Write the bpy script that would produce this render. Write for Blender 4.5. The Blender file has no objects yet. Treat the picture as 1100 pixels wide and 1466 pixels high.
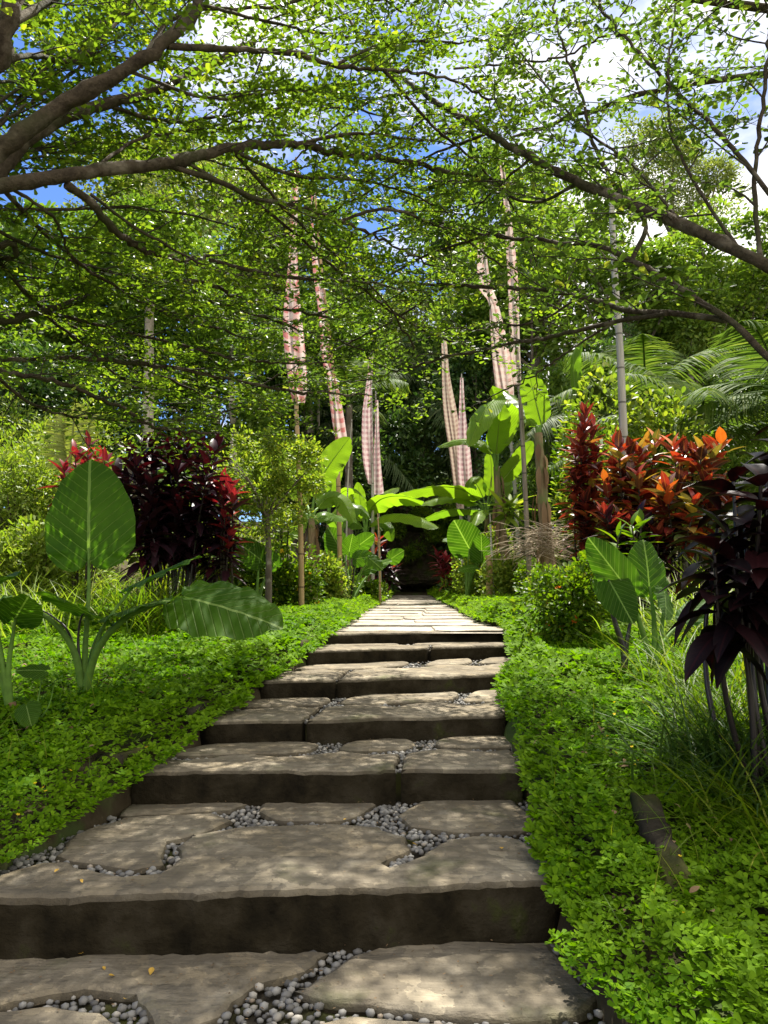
import bpy, math, random
import numpy as np
from mathutils import Vector
R = math.radians
rnd = random.Random(7)
rng = np.random.default_rng(11)
scene = bpy.context.scene
COL = scene.collection

# ------------------------------------------------------------------ camera model (1100 x 1466 frame, f = 1100 px)
F = 1100.0
PITCH = math.atan(112.0 / F)
CAMZ = 1.19
def ray(px, py):
    u = (px - 550) / F; v = (733 - py) / F
    c, s = math.cos(PITCH), math.sin(PITCH)
    d = np.array([u, c - v * s, s + v * c])
    return d / d[1]
def P(px, py, d):
    """world point seen at a pixel, d metres ahead"""
    return np.array([0, 0, CAMZ]) + ray(px, py) * d
def G(px, py, z):
    r = ray(px, py)
    return np.array([0, 0, CAMZ]) + r * ((z - CAMZ) / r[2])
def nrm(v):
    v = np.asarray(v, float)
    return v / (np.linalg.norm(v, axis=-1, keepdims=True) + 1e-12)

# ------------------------------------------------------------------ mesh builder
class MB:
    def __init__(s):
        s.v = []; s.f = []; s.uv = []; s.n = 0; s.mi = []
    def add(s, v, f, uv=None, mi=0):
        v = np.asarray(v, float).reshape(-1, 3)
        f = np.asarray(f, int)
        if f.size == 0: return
        s.v.append(v); s.f.append(f + s.n); s.n += len(v)
        s.uv.append(np.zeros((len(v), 2)) if uv is None else np.asarray(uv, float).reshape(-1, 2))
        s.mi.append(np.full(len(f), mi))
    def ngon(s, v, faces, mi=0):
        """faces: lists of mixed length"""
        v = np.asarray(v, float)
        by = {}
        for f in faces: by.setdefault(len(f), []).append(f)
        s.v.append(v); s.uv.append(np.zeros((len(v), 2)))
        for k, fs in by.items():
            s.f.append(np.asarray(fs, int) + s.n); s.mi.append(np.full(len(fs), mi))
        s.n += len(v)
    def mesh(s, name, mats, smooth=True):
        me = bpy.data.meshes.new(name)
        V = np.concatenate(s.v); UV = np.concatenate(s.uv)
        me.vertices.add(len(V)); me.vertices.foreach_set('co', V.astype(np.float32).ravel())
        loops = np.concatenate([f.ravel() for f in s.f]).astype(np.int32)
        tot = np.concatenate([np.full(len(f), f.shape[1]) for f in s.f]).astype(np.int32)
        start = (np.cumsum(tot) - tot).astype(np.int32)
        me.loops.add(len(loops)); me.loops.foreach_set('vertex_index', loops)
        me.polygons.add(len(tot)); me.polygons.foreach_set('loop_start', start)
        me.polygons.foreach_set('loop_total', tot)
        me.polygons.foreach_set('material_index', np.concatenate(s.mi).astype(np.int32))
        if smooth is not None:
            me.polygons.foreach_set('use_smooth', np.full(len(tot), bool(smooth)))
        uvl = me.uv_layers.new(name='UVMap')
        uvl.data.foreach_set('uv', UV[loops].astype(np.float32).ravel())
        me.update(calc_edges=True); me.validate()
        for m in (mats if isinstance(mats, (list, tuple)) else [mats]): me.materials.append(m)
        return me
    def obj(s, name, mats, parent=None, smooth=True, origin=None):
        if origin is not None:
            o0 = np.asarray(origin, float)
            s.v = [a - o0 for a in s.v]
        o = bpy.data.objects.new(name, s.mesh(name, mats, smooth)); COL.objects.link(o)
        if origin is not None: o.location = tuple(map(float, origin))
        if parent is not None:
            o.parent = parent
        return o
def link(name, me, parent=None, loc=(0, 0, 0), rot=(0, 0, 0), sc=(1, 1, 1)):
    o = bpy.data.objects.new(name, me); COL.objects.link(o)
    o.location = tuple(map(float, loc)); o.rotation_euler = rot; o.scale = sc
    if parent is not None: o.parent = parent
    return o
def thing(name, label, cat, loc, group=None, rz=0):
    o = bpy.data.objects.new(name, None); COL.objects.link(o)
    o.location = tuple(map(float, loc)); o.rotation_euler = (0, 0, rz); o.empty_display_size = .2
    return tag(o, label, cat, group)
def tag(o, label, cat=None, group=None, kind=None):
    o['label'] = label
    if cat: o['category'] = cat
    if group: o['group'] = group
    if kind: o['kind'] = kind
    return o

# ------------------------------------------------------------------ shapes
def smooth_path(pts, n):
    """Catmull-Rom through the points, n samples"""
    p = np.asarray(pts, float)
    if len(p) == 2: return p[0] + (p[1] - p[0]) * np.linspace(0, 1, n)[:, None]
    q = np.vstack([2 * p[0] - p[1], p, 2 * p[-1] - p[-2]])
    seg = np.linalg.norm(np.diff(p[:, :3], axis=0), axis=1); cum = np.r_[0, np.cumsum(seg)]
    out = []
    for s in np.linspace(0, cum[-1], n):
        i = min(np.searchsorted(cum, s, side='right') - 1, len(p) - 2)
        t = (s - cum[i]) / max(seg[i], 1e-9)
        a, b, c, d = q[i:i + 4]
        out.append(.5 * (2 * b + (c - a) * t + (2 * a - 5 * b + 4 * c - d) * t * t + (3 * b - a - 3 * c + d) * t ** 3))
    return np.array(out)
def tangents(p):
    t = np.empty_like(p); t[1:-1] = p[2:] - p[:-2]; t[0] = p[1] - p[0]; t[-1] = p[-1] - p[-2]
    return nrm(t)
def tube(mb, pts, rad, sides=6, cap=True, mi=0, rough=0):
    p = np.asarray(pts, float); n = len(p)
    rad = np.broadcast_to(np.asarray(rad, float), (n,)) if np.ndim(rad) < 1 or len(np.atleast_1d(rad)) == n else np.interp(np.linspace(0, 1, n), np.linspace(0, 1, len(rad)), rad)
    t = tangents(p)
    a = np.array([0, 0, 1.]) if abs(t[0][2]) < .9 else np.array([1., 0, 0])
    nn = nrm(np.cross(t[0], a)); V = []
    ang = np.linspace(0, 2 * np.pi, sides, endpoint=False)
    arc = np.r_[0, np.cumsum(np.linalg.norm(np.diff(p, axis=0), axis=1))]
    for i in range(n):
        nn = nrm(nn - t[i] * np.dot(nn, t[i])); b = np.cross(t[i], nn)
        rr = rad[i] * (1 + (rough * rng.normal(size=sides) if rough else 0))
        V.append(p[i] + (np.cos(ang) * rr)[:, None] * nn + (np.sin(ang) * rr)[:, None] * b)
    V = np.concatenate(V)
    i = np.arange(n - 1)[:, None] * sides; j = np.arange(sides)[None]; k = (j + 1) % sides
    f = np.stack([i + j, i + k, i + sides + k, i + sides + j], -1).reshape(-1, 4)
    uv = np.stack([np.repeat(arc, sides), np.tile(ang / (2 * np.pi), n)], -1)
    mb.add(V, f, uv, mi)
    if cap and sides >= 5:
        mb.add(V[-sides:], [list(range(sides))], None, mi); mb.add(V[:sides], [list(range(sides))[::-1]], None, mi)
def frames(d, up):
    d = nrm(d); s = nrm(np.cross(d, up)); u = np.cross(s, d)
    return d, s, u
# leaf templates: (along, across, up) unit length / unit width, with quads
def tmpl(na, prof, fold=.15, droop=.2, wave=0.):
    """na sections from base to tip, three verts across"""
    a = np.linspace(0, 1, na); V = []; UV = []
    for i, x in enumerate(a):
        w = prof(x) * .5
        dz = -droop * x * x
        wv = wave * math.sin(x * 17)
        V += [(x, -w, dz, fold * w + wv), (x, 0, dz, 0), (x, w, dz, fold * w - wv)]
        UV += [(x, -w * 2), (x, 0), (x, w * 2)]
    Fq = []
    for i in range(na - 1):
        b = 3 * i
        Fq += [(b, b + 1, b + 4, b + 3), (b + 1, b + 2, b + 5, b + 4)]
    return np.array(V), np.array(Fq), np.array(UV)
T_HEX = (np.array([(0, 0, 0), (.35, .42, .1), (.75, .45, .1), (1, 0, -.05), (.75, -.45, .1), (.35, -.42, .1)]),
         np.array([(0, 3, 2, 1), (0, 5, 4, 3)]), np.array([(0, 0), (.35, .8), (.75, .9), (1, 0), (.75, -.9), (.35, -.8)]))
T_OBO = (np.array([(0, 0, 0), (.45, .3, .05), (.85, .42, .06), (1, 0, 0), (.85, -.42, .06), (.45, -.3, .05)]),
         np.array([(0, 3, 2, 1), (0, 5, 4, 3)]), np.zeros((6, 2)))
T_QUAD = (np.array([(0, 0, 0), (.5, .5, .08), (1, 0, -.05), (.5, -.5, .08)]), np.array([(0, 3, 2, 1)]), np.zeros((4, 2)))
T_LANCE = tmpl(6, lambda x: (math.sin(math.pi * min(1, x ** .85 * .97 + .03)) ** .8) * (1 if x < .98 else .2), .25, .28)
T_LANCE2 = tmpl(7, lambda x: (math.sin(math.pi * min(1, x ** .95 * .95 + .05)) ** .75) * (1 if x < .98 else .1), .35, .45, .02)
T_STRAP = tmpl(6, lambda x: (1 - x) ** .6 * .9 + .1, .3, .55)
def leaves(mb, pos, d, up, L, W, T, mi=0):
    V0, F0, U0 = T
    if V0.shape[1] == 3: V0 = np.c_[V0[:, :2], V0[:, 2] * 0, V0[:, 2]]
    pos = np.asarray(pos, float).reshape(-1, 3); N = len(pos)
    if N == 0: return
    d, s, u = frames(np.asarray(d, float).reshape(-1, 3), np.asarray(up, float).reshape(-1, 3))
    L = np.broadcast_to(L, (N,))[:, None, None]; W = np.broadcast_to(W, (N,))[:, None, None]
    V = pos[:, None] + d[:, None] * V0[None, :, 0:1] * L + s[:, None] * V0[None, :, 1:2] * W + u[:, None] * (V0[None, :, 2:3] * L + V0[None, :, 3:4] * W)
    Fa = F0[None] + (np.arange(N) * len(V0))[:, None, None]
    mb.add(V.reshape(-1, 3), Fa.reshape(-1, F0.shape[1]), np.tile(U0, (N, 1)), mi)
def rdir(n):
    return nrm(rng.normal(size=(n, 3)))
def blade(mb, pts, W, prof, face=None, fold=.1, na=22, nc=5, ripple=0., tear=0., seed=0):
    """one big leaf following a path; W metres wide; face = normal the upper side turns to"""
    rr = np.random.default_rng(seed)
    p = smooth_path(pts, na); t = tangents(p)
    up = np.array([0, 0, 1.]) if face is None else np.asarray(face, float)
    V = []; UV = []
    acr = np.linspace(-1, 1, 2 * nc + 1)
    tl = rr.normal(size=na) * tear; tr = rr.normal(size=na) * tear
    for i in range(na):
        x = i / (na - 1); s = nrm(np.cross(t[i], up)); n = np.cross(s, t[i])
        w = W * .5 * prof(x)
        for a in acr:
            sh = (tl[i] if a < 0 else tr[i]) * abs(a)
            V.append(p[i] + s * a * w * (1 - abs(sh) * .3) + n * (-fold * abs(a) ** 1.3 * w + ripple * w * math.sin(x * 38 + (1.5 if a > 0 else 0)) * a * a) + t[i] * (sh * w * .5 + .25 * abs(a) * w))
            UV.append((x, a))
    m = 2 * nc + 1
    i = np.arange(na - 1)[:, None] * m; j = np.arange(m - 1)[None]
    f = np.stack([i + j, i + j + 1, i + m + j + 1, i + m + j], -1).reshape(-1, 4)
    mb.add(V, f, UV)
    mb2 = mb
    tube(mb2, p - 0 * t + np.array([0, 0, 0]), np.linspace(W * .035, W * .006, na), 5, False)
    mb.uv[-1][:] = (0, 0)
banana_prof = lambda x: (min(1, x * 6 + .15)) ** .7 * (1 - max(0, (x - .55) / .45) ** 2.2) ** .75 * .97 + .02
def ear_leaf(mb, at, tip_dir, face, L, W, cup=.1, wave=.03, seed=0):
    """elephant-ear blade: at = petiole joint, lobes reach behind it"""
    t = nrm(tip_dir); s = nrm(np.cross(t, face)); n = np.cross(s, t)
    rr = np.random.default_rng(seed); ph = rr.uniform(0, 6, 4)
    NT, NR = 72, 9
    V = [np.asarray(at, float)]; UV = [(0, 0)]
    for k in range(NT + 1):
        th = -math.pi + 2 * math.pi * k / NT      # 0 towards tip
        a = abs(th)
        # outline in units of L: tip .8, sides, lobe, notch
        keys = [0, .25, .6, 1.0, 1.45, 1.9, 2.3, 2.65, 2.9, 3.05, math.pi]
        rads = [1.0, .93, .78, .66, .57, .50, .45, .40, .31, .16, .04]
        r = np.interp(a, keys, rads)
        x = math.cos(th) * r * L * (.82 if a < 1.57 else .56); y = math.sin(th) * r * W * .9
        for j in range(1, NR + 1):
            q = j / NR
            yy = y * q; xx = x * q
            h = cup * W * (-(abs(2 * yy / W)) ** 1.6 * .5) - .10 * L * max(0, xx / L) ** 2 + wave * W * q ** 3 * math.sin(th * 11 + ph[0]) + .012 * L * math.sin(xx / L * 30 - abs(yy) / W * 16) * q
            V.append(np.asarray(at) + t * xx + s * yy + n * h)
            UV.append((xx / L, 2 * yy / W))
    Fq = []; 
    T3 = []
    for k in range(NT):
        b = 1 + k * NR; c = b + NR
        T3.append((0, b, c))
        for j in range(NR - 1): Fq.append((b + j, b + j + 1, c + j + 1, c + j))
    V = np.array(V)
    mb.add(V, T3, UV); n0 = mb.n - len(V)
    mb.f.append(np.array(Fq) + n0); mb.mi.append(np.zeros(len(Fq)))

# ------------------------------------------------------------------ materials
def newmat(name):
    m = bpy.data.materials.new(name); m.use_nodes = True
    nt = m.node_tree; nt.nodes.clear()
    out = nt.nodes.new('ShaderNodeOutputMaterial')
    return m, nt, out
def nd(nt, typ, **kw):
    n = nt.nodes.new(typ)
    for k, v in kw.items():
        if k.startswith('i_'):
            key = k[2:].replace('_', ' ')
            n.inputs[int(key) if key.isdigit() else key].default_value = v
        else: setattr(n, k, v)
    return n
def ramp(nt, stops, interp='LINEAR'):
    r = nt.nodes.new('ShaderNodeValToRGB'); r.color_ramp.interpolation = interp
    e = r.color_ramp.elements
    while len(e) < len(stops): e.new(.5)
    for q, (p, c) in zip(e, stops):
        q.position = p; q.color = (c[0], c[1], c[2], 1)
    return r
def math_n(nt, op, a, b=None, c=None):
    n = nt.nodes.new('ShaderNodeMath'); n.operation = op
    for i, x in enumerate((a, b, c)):
        if x is None: continue
        if isinstance(x, (int, float)): n.inputs[i].default_value = x
        else: nt.links.new(x, n.inputs[i])
    return n.outputs[0]
def mixc(nt, fac, a, b, mode='MIX'):
    n = nt.nodes.new('ShaderNodeMix'); n.data_type = 'RGBA'; n.blend_type = mode
    for i, x in ((0, fac), (6, a), (7, b)):
        if isinstance(x, (int, float)): n.inputs[i].default_value = x
        elif isinstance(x, tuple): n.inputs[i].default_value = (*x[:3], 1)
        else: nt.links.new(x, n.inputs[i])
    return n.outputs[2]
def leaf_shader(nt, out, col, trans, rough, tint=(1.5, 1.6, .55), spec=.5, bump=None):
    b = nd(nt, 'ShaderNodeBsdfPrincipled', i_Roughness=rough)
    b.inputs['Specular IOR Level'].default_value = spec
    nt.links.new(col, b.inputs['Base Color'])
    tr = nd(nt, 'ShaderNodeBsdfTranslucent')
    nt.links.new(mixc(nt, 1.0, col, tint, 'MULTIPLY'), tr.inputs[0])
    mx = nd(nt, 'ShaderNodeMixShader'); mx.inputs[0].default_value = trans
    nt.links.new(b.outputs[0], mx.inputs[1]); nt.links.new(tr.outputs[0], mx.inputs[2])
    if bump is not None:
        nt.links.new(bump, b.inputs['Normal'])
    nt.links.new(mx.outputs[0], out.inputs[0])
def leafmat(name, stops, trans=.4, rough=.5, tint=(1.5, 1.6, .55), spec=.22, patch=0, patchcol=None, rib=None):
    m, nt, out = newmat(name)
    g = nd(nt, 'ShaderNodeNewGeometry')
    r = ramp(nt, stops); nt.links.new(g.outputs['Random Per Island'], r.inputs[0])
    col = r.outputs[0]
    if rib:
        tu = nd(nt, 'ShaderNodeTexCoord'); su = nd(nt, 'ShaderNodeSeparateXYZ'); nt.links.new(tu.outputs['UV'], su.inputs[0])
        va = math_n(nt, 'ABSOLUTE', su.outputs[1])
        ch = math_n(nt, 'ABSOLUTE', math_n(nt, 'SUBTRACT', math_n(nt, 'FRACT', math_n(nt, 'MULTIPLY', math_n(nt, 'SUBTRACT', math_n(nt, 'ADD', su.outputs[0], 2.0), math_n(nt, 'MULTIPLY', va, .25)), 9.0)), .5))
        lines = math_n(nt, 'MAXIMUM', math_n(nt, 'LESS_THAN', va, .09), math_n(nt, 'MULTIPLY', math_n(nt, 'LESS_THAN', ch, .09), .4))
        nm = nd(nt, 'ShaderNodeTexNoise', i_Scale=14.0); nt.links.new(tu.outputs['Object'], nm.inputs[0])
        col = mixc(nt, .55, col, mixc(nt, nm.outputs[0], (.1, .1, .1), (1.9, 1.9, 1.9)), 'MULTIPLY')
        col = mixc(nt, math_n(nt, 'MULTIPLY', lines, rib[0]), col, rib[1])
    if patch:
        tc = nd(nt, 'ShaderNodeTexCoord')
        nz = nd(nt, 'ShaderNodeTexNoise', i_Scale=patch); nt.links.new(tc.outputs['Object'], nz.inputs[0])
        rr = ramp(nt, [(.42, (0, 0, 0)), (.6, (1, 1, 1))]); nt.links.new(nz.outputs[0], rr.inputs[0])
        col = mixc(nt, rr.outputs[0], col, mixc(nt, .28, col, patchcol))
    leaf_shader(nt, out, col, trans, rough, tint, spec)
    return m
def veinmat(name, base, dark, vein, nv, slope, trans=.35, rough=.38, tint=(1.5, 1.6, .5), vw=.10, mid=.035, edge=None):
    """big leaf: UV x along, y across"""
    m, nt, out = newmat(name)
    tc = nd(nt, 'ShaderNodeTexCoord'); sp = nd(nt, 'ShaderNodeSeparateXYZ'); nt.links.new(tc.outputs['UV'], sp.inputs[0])
    av = math_n(nt, 'ABSOLUTE', sp.outputs[1])
    k = math_n(nt, 'MULTIPLY', math_n(nt, 'SUBTRACT', sp.outputs[0], math_n(nt, 'MULTIPLY', av, slope)), float(nv))
    fr = math_n(nt, 'ABSOLUTE', math_n(nt, 'SUBTRACT', math_n(nt, 'FRACT', math_n(nt, 'ADD', k, 50.0)), .5))
    lat = math_n(nt, 'LESS_THAN', fr, vw * .5)
    lat = math_n(nt, 'SUBTRACT', 1.0, math_n(nt, 'MINIMUM', 1.0, math_n(nt, 'DIVIDE', fr, vw)))
    md = math_n(nt, 'LESS_THAN', av, mid)
    vm = math_n(nt, 'MINIMUM', 1.0, math_n(nt, 'ADD', math_n(nt, 'MULTIPLY', lat, .75), md))
    nz = nd(nt, 'ShaderNodeTexNoise', i_Scale=3.0); nz.inputs['Detail'].default_value = 5
    nt.links.new(tc.outputs['Object'], nz.inputs[0])
    rr = ramp(nt, [(.35, dark), (.65, base)]); nt.links.new(nz.outputs[0], rr.inputs[0])
    g = nd(nt, 'ShaderNodeObjectInfo')
    hs = nd(nt, 'ShaderNodeHueSaturation'); nt.links.new(rr.outputs[0], hs.inputs['Color'])
    nt.links.new(math_n(nt, 'ADD', .85, math_n(nt, 'MULTIPLY', g.outputs['Random'], .3)), hs.inputs['Value'])
    col = mixc(nt, vm, hs.outputs[0], vein)
    if edge is not None:
        e = math_n(nt, 'MULTIPLY', math_n(nt, 'GREATER_THAN', math_n(nt, 'ADD', av, math_n(nt, 'MULTIPLY', nz.outputs[0], .25)), 1.08), 1.0)
        col = mixc(nt, e, col, edge)
    bp = nd(nt, 'ShaderNodeBump'); bp.inputs['Strength'].default_value = .7; bp.inputs['Distance'].default_value = .02
    nt.links.new(vm, bp.inputs['Height'])
    leaf_shader(nt, out, col, trans, rough, tint, .12, bp.outputs[0])
    return m
def barkmat(name, c1, c2, scale=12, stretch=(1, 1, .25), rough=.85, bump=.5, moss=None, lich=None, dist=.02):
    m, nt, out = newmat(name)
    tc = nd(nt, 'ShaderNodeTexCoord'); mp = nd(nt, 'ShaderNodeMapping'); mp.inputs['Scale'].default_value = stretch
    nt.links.new(tc.outputs['Object'], mp.inputs[0])
    n1 = nd(nt, 'ShaderNodeTexNoise', i_Scale=scale); n1.inputs['Detail'].default_value = 8; n1.inputs['Roughness'].default_value = .65
    nt.links.new(mp.outputs[0], n1.inputs[0])
    r = ramp(nt, [(.3, c1), (.7, c2)]); nt.links.new(n1.outputs[0], r.inputs[0]); col = r.outputs[0]
    for cc, sc, lo, hi in ((moss, 2.3, .5, .62), (lich, 5.1, .55, .68)):
        if cc is None: continue
        n2 = nd(nt, 'ShaderNodeTexNoise', i_Scale=sc); n2.inputs['Detail'].default_value = 6
        nt.links.new(tc.outputs['Object'], n2.inputs[0])
        r2 = ramp(nt, [(lo, (0, 0, 0)), (hi, (1, 1, 1))]); nt.links.new(n2.outputs[0], r2.inputs[0])
        col = mixc(nt, r2.outputs[0], col, cc)
    b = nd(nt, 'ShaderNodeBsdfPrincipled', i_Roughness=rough); b.inputs['Specular IOR Level'].default_value = .08
    nt.links.new(col, b.inputs['Base Color'])
    bp = nd(nt, 'ShaderNodeBump'); bp.inputs['Strength'].default_value = bump; bp.inputs['Distance'].default_value = dist
    nt.links.new(n1.outputs[0], bp.inputs['Height']); nt.links.new(bp.outputs[0], b.inputs['Normal'])
    nt.links.new(b.outputs[0], out.inputs[0])
    return m
def bamboomat(name, c1, c2, node_col, gap=.45):
    """culm: UV x runs along the pole in metres"""
    m, nt, out = newmat(name)
    tc = nd(nt, 'ShaderNodeTexCoord'); sp = nd(nt, 'ShaderNodeSeparateXYZ'); nt.links.new(tc.outputs['UV'], sp.inputs[0])
    fr = math_n(nt, 'FRACT', math_n(nt, 'DIVIDE', sp.outputs[0], gap))
    ring = math_n(nt, 'LESS_THAN', fr, .05)
    mp = nd(nt, 'ShaderNodeMapping'); mp.inputs['Scale'].default_value = (14, 14, 1.2); nt.links.new(tc.outputs['Object'], mp.inputs[0])
    nz = nd(nt, 'ShaderNodeTexNoise', i_Scale=2.0); nz.inputs['Detail'].default_value = 6; nt.links.new(mp.outputs[0], nz.inputs[0])
    r = ramp(nt, [(.3, c1), (.7, c2)]); nt.links.new(nz.outputs[0], r.inputs[0])
    col = mixc(nt, ring, r.outputs[0], node_col)
    b = nd(nt, 'ShaderNodeBsdfPrincipled', i_Roughness=.55); nt.links.new(col, b.inputs['Base Color'])
    bp = nd(nt, 'ShaderNodeBump'); bp.inputs['Strength'].default_value = .4; bp.inputs['Distance'].default_value = .01
    nt.links.new(math_n(nt, 'ADD', nz.outputs[0], ring), bp.inputs['Height']); nt.links.new(bp.outputs[0], b.inputs['Normal'])
    nt.links.new(b.outputs[0], out.inputs[0])
    return m
def clothmat(name, ca, cb, cc, size=.08, fade=.35):
    """woven check: UV in metres"""
    m, nt, out = newmat(name)
    tc = nd(nt, 'ShaderNodeTexCoord'); sp = nd(nt, 'ShaderNodeSeparateXYZ'); nt.links.new(tc.outputs['UV'], sp.inputs[0])
    s1 = math_n(nt, 'LESS_THAN', math_n(nt, 'FRACT', math_n(nt, 'DIVIDE', sp.outputs[0], size * 2)), .5)
    s2 = math_n(nt, 'LESS_THAN', math_n(nt, 'FRACT', math_n(nt, 'DIVIDE', sp.outputs[1], size * 2)), .5)
    both = math_n(nt, 'MULTIPLY', s1, s2); one = math_n(nt, 'MULTIPLY', math_n(nt, 'ADD', s1, s2), .5)
    col = mixc(nt, one, ca, cb); col = mixc(nt, both, col, cc)
    nz = nd(nt, 'ShaderNodeTexNoise', i_Scale=2.2); nz.inputs['Detail'].default_value = 4; nt.links.new(tc.outputs['Object'], nz.inputs[0])
    col = mixc(nt, math_n(nt, 'MULTIPLY', nz.outputs[0], fade * 2), col, (.62, .55, .50))
    wv = nd(nt, 'ShaderNodeTexNoise', i_Scale=300.0); nt.links.new(tc.outputs['UV'], wv.inputs[0])
    bp = nd(nt, 'ShaderNodeBump'); bp.inputs['Strength'].default_value = .2; bp.inputs['Distance'].default_value = .002
    nt.links.new(wv.outputs[0], bp.inputs['Height'])
    leaf_shader(nt, out, col, .4, .9, (1.1, 1.05, 1.0), .1, bp.outputs[0])
    return m
def stonemat(name, gain=1.0):
    """cast concrete slab: brown grey, brushed streaks, pale worn patches, near-black brown on faces that stand upright, moss"""
    m, nt, out = newmat(name)
    tc = nd(nt, 'ShaderNodeTexCoord')
    def noise(scale, det=6, stretch=None, rough=.6):
        n = nd(nt, 'ShaderNodeTexNoise', i_Scale=float(scale)); n.inputs['Detail'].default_value = det; n.inputs['Roughness'].default_value = rough
        if stretch:
            mp = nd(nt, 'ShaderNodeMapping'); mp.inputs['Scale'].default_value = stretch; nt.links.new(tc.outputs['Object'], mp.inputs[0]); nt.links.new(mp.outputs[0], n.inputs[0])
        else: nt.links.new(tc.outputs['Object'], n.inputs[0])
        return n.outputs[0]
    def step(x, a, b):
        r = ramp(nt, [(a, (0, 0, 0)), (b, (1, 1, 1))]); nt.links.new(x, r.inputs[0]); return r.outputs[0]
    big = noise(1.7); fine = noise(26, 8); streak = noise(9, 6, (.25, 2.2, 1)); mid = noise(5.5, 8)
    r = ramp(nt, [(.3, (.13, .104, .065)), (.5, (.25, .208, .143)), (.7, (.40, .345, .25))]); nt.links.new(big, r.inputs[0]); col = r.outputs[0]
    col = mixc(nt, math_n(nt, 'MULTIPLY', step(streak, .42, .62), .45), col, (.095, .082, .065))
    col = mixc(nt, math_n(nt, 'MULTIPLY', step(mid, .56, .68), .55), col, (.56, .49, .365))
    col = mixc(nt, math_n(nt, 'MULTIPLY', step(mid, .46, .30), .5), col, (.10, .088, .07))
    col = mixc(nt, math_n(nt, 'MULTIPLY', step(fine, .6, .72), .35), col, (.06, .052, .042))
    if gain != 1.0: col = mixc(nt, 1.0, col, (gain * .96, gain, gain * 1.1), 'MULTIPLY')
    moss = math_n(nt, 'MULTIPLY', step(noise(2.6, 8), .58, .70), .5 if gain == 1.0 else .15)
    col = mixc(nt, moss, col, (.075, .085, .03))
    # upright faces turned a mottled near-black brown
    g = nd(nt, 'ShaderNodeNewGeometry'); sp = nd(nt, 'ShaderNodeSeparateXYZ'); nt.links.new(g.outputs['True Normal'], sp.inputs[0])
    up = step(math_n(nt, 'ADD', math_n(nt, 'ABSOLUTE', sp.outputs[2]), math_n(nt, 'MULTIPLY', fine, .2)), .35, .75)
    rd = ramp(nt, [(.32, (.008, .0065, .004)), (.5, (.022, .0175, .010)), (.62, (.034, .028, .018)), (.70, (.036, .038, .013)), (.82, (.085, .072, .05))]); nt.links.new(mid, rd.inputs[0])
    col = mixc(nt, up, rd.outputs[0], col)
    b = nd(nt, 'ShaderNodeBsdfPrincipled', i_Roughness=.93); b.inputs['Specular IOR Level'].default_value = .06
    nt.links.new(col, b.inputs['Base Color'])
    h = math_n(nt, 'ADD', math_n(nt, 'MULTIPLY', fine, .35), math_n(nt, 'ADD', math_n(nt, 'MULTIPLY', mid, .8), math_n(nt, 'MULTIPLY', streak, .5)))
    bp = nd(nt, 'ShaderNodeBump'); bp.inputs['Strength'].default_value = 1.0; bp.inputs['Distance'].default_value = .035
    nt.links.new(h, bp.inputs['Height']); nt.links.new(bp.outputs[0], b.inputs['Normal'])
    nt.links.new(b.outputs[0], out.inputs[0])
    return m
def plain(name, col, rough=.6, spec=.3):
    m, nt, out = newmat(name)
    b = nd(nt, 'ShaderNodeBsdfPrincipled', i_Roughness=rough); b.inputs['Specular IOR Level'].default_value = spec
    tc = nd(nt, 'ShaderNodeTexCoord'); nz = nd(nt, 'ShaderNodeTexNoise', i_Scale=18.0); nz.inputs['Detail'].default_value = 6
    nt.links.new(tc.outputs['Object'], nz.inputs[0])
    r = ramp(nt, [(.3, tuple(c * .7 for c in col)), (.7, tuple(c * 1.25 for c in col))]); nt.links.new(nz.outputs[0], r.inputs[0])
    nt.links.new(r.outputs[0], b.inputs['Base Color'])
    nt.links.new(b.outputs[0], out.inputs[0])
    return m
def islandmat(name, stops, rough=.6, spec=.3, nscale=30.0):
    m, nt, out = newmat(name)
    g = nd(nt, 'ShaderNodeNewGeometry'); oi = nd(nt, 'ShaderNodeObjectInfo')
    r = ramp(nt, stops)
    nt.links.new(math_n(nt, 'FRACT', math_n(nt, 'ADD', g.outputs['Random Per Island'], oi.outputs['Random'])), r.inputs[0])
    tc = nd(nt, 'ShaderNodeTexCoord'); nz = nd(nt, 'ShaderNodeTexNoise', i_Scale=nscale); nz.inputs['Detail'].default_value = 5
    nt.links.new(tc.outputs['Object'], nz.inputs[0])
    col = mixc(nt, .5, r.outputs[0], mixc(nt, nz.outputs[0], (.3, .3, .3), (1.5, 1.5, 1.5)), 'MULTIPLY')
    b = nd(nt, 'ShaderNodeBsdfPrincipled', i_Roughness=rough); b.inputs['Specular IOR Level'].default_value = spec
    nt.links.new(col, b.inputs['Base Color']); nt.links.new(b.outputs[0], out.inputs[0])
    return m

M = {}
M['stone'] = stonemat('cast_stone'); M['flag'] = stonemat('pale_flagstone', 1.9)  # path flags reuse the step stone, multiplied paler
M['soil'] = barkmat('soil', (.03, .022, .012), (.075, .06, .035), 4, (1, 1, 1), .95, .6, moss=(.05, .075, .02))
M['kerb'] = barkmat('kerb_stone', (.016, .013, .009), (.045, .038, .027), 9, (1, 1, 1), .9, .7, moss=(.05, .052, .013), lich=(.03, .032, .013))
M['pebble'] = islandmat('river_pebble', [(0, (.09, .085, .078)), (.4, (.17, .163, .15)), (.8, (.26, .25, .23)), (.93, (.36, .33, .28)), (1, (.20, .15, .10))], .7, .3, 25)
M['canopy'] = leafmat('canopy_leaf', [(0, (0.056, 0.096, 0.0130)), (.5, (0.105, 0.164, 0.0194)), (.9, (0.168, 0.232, 0.0270)), (1, (0.265, 0.287, 0.0324))], .55, .45, (1.4, 1.55, .5), .2)
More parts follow.
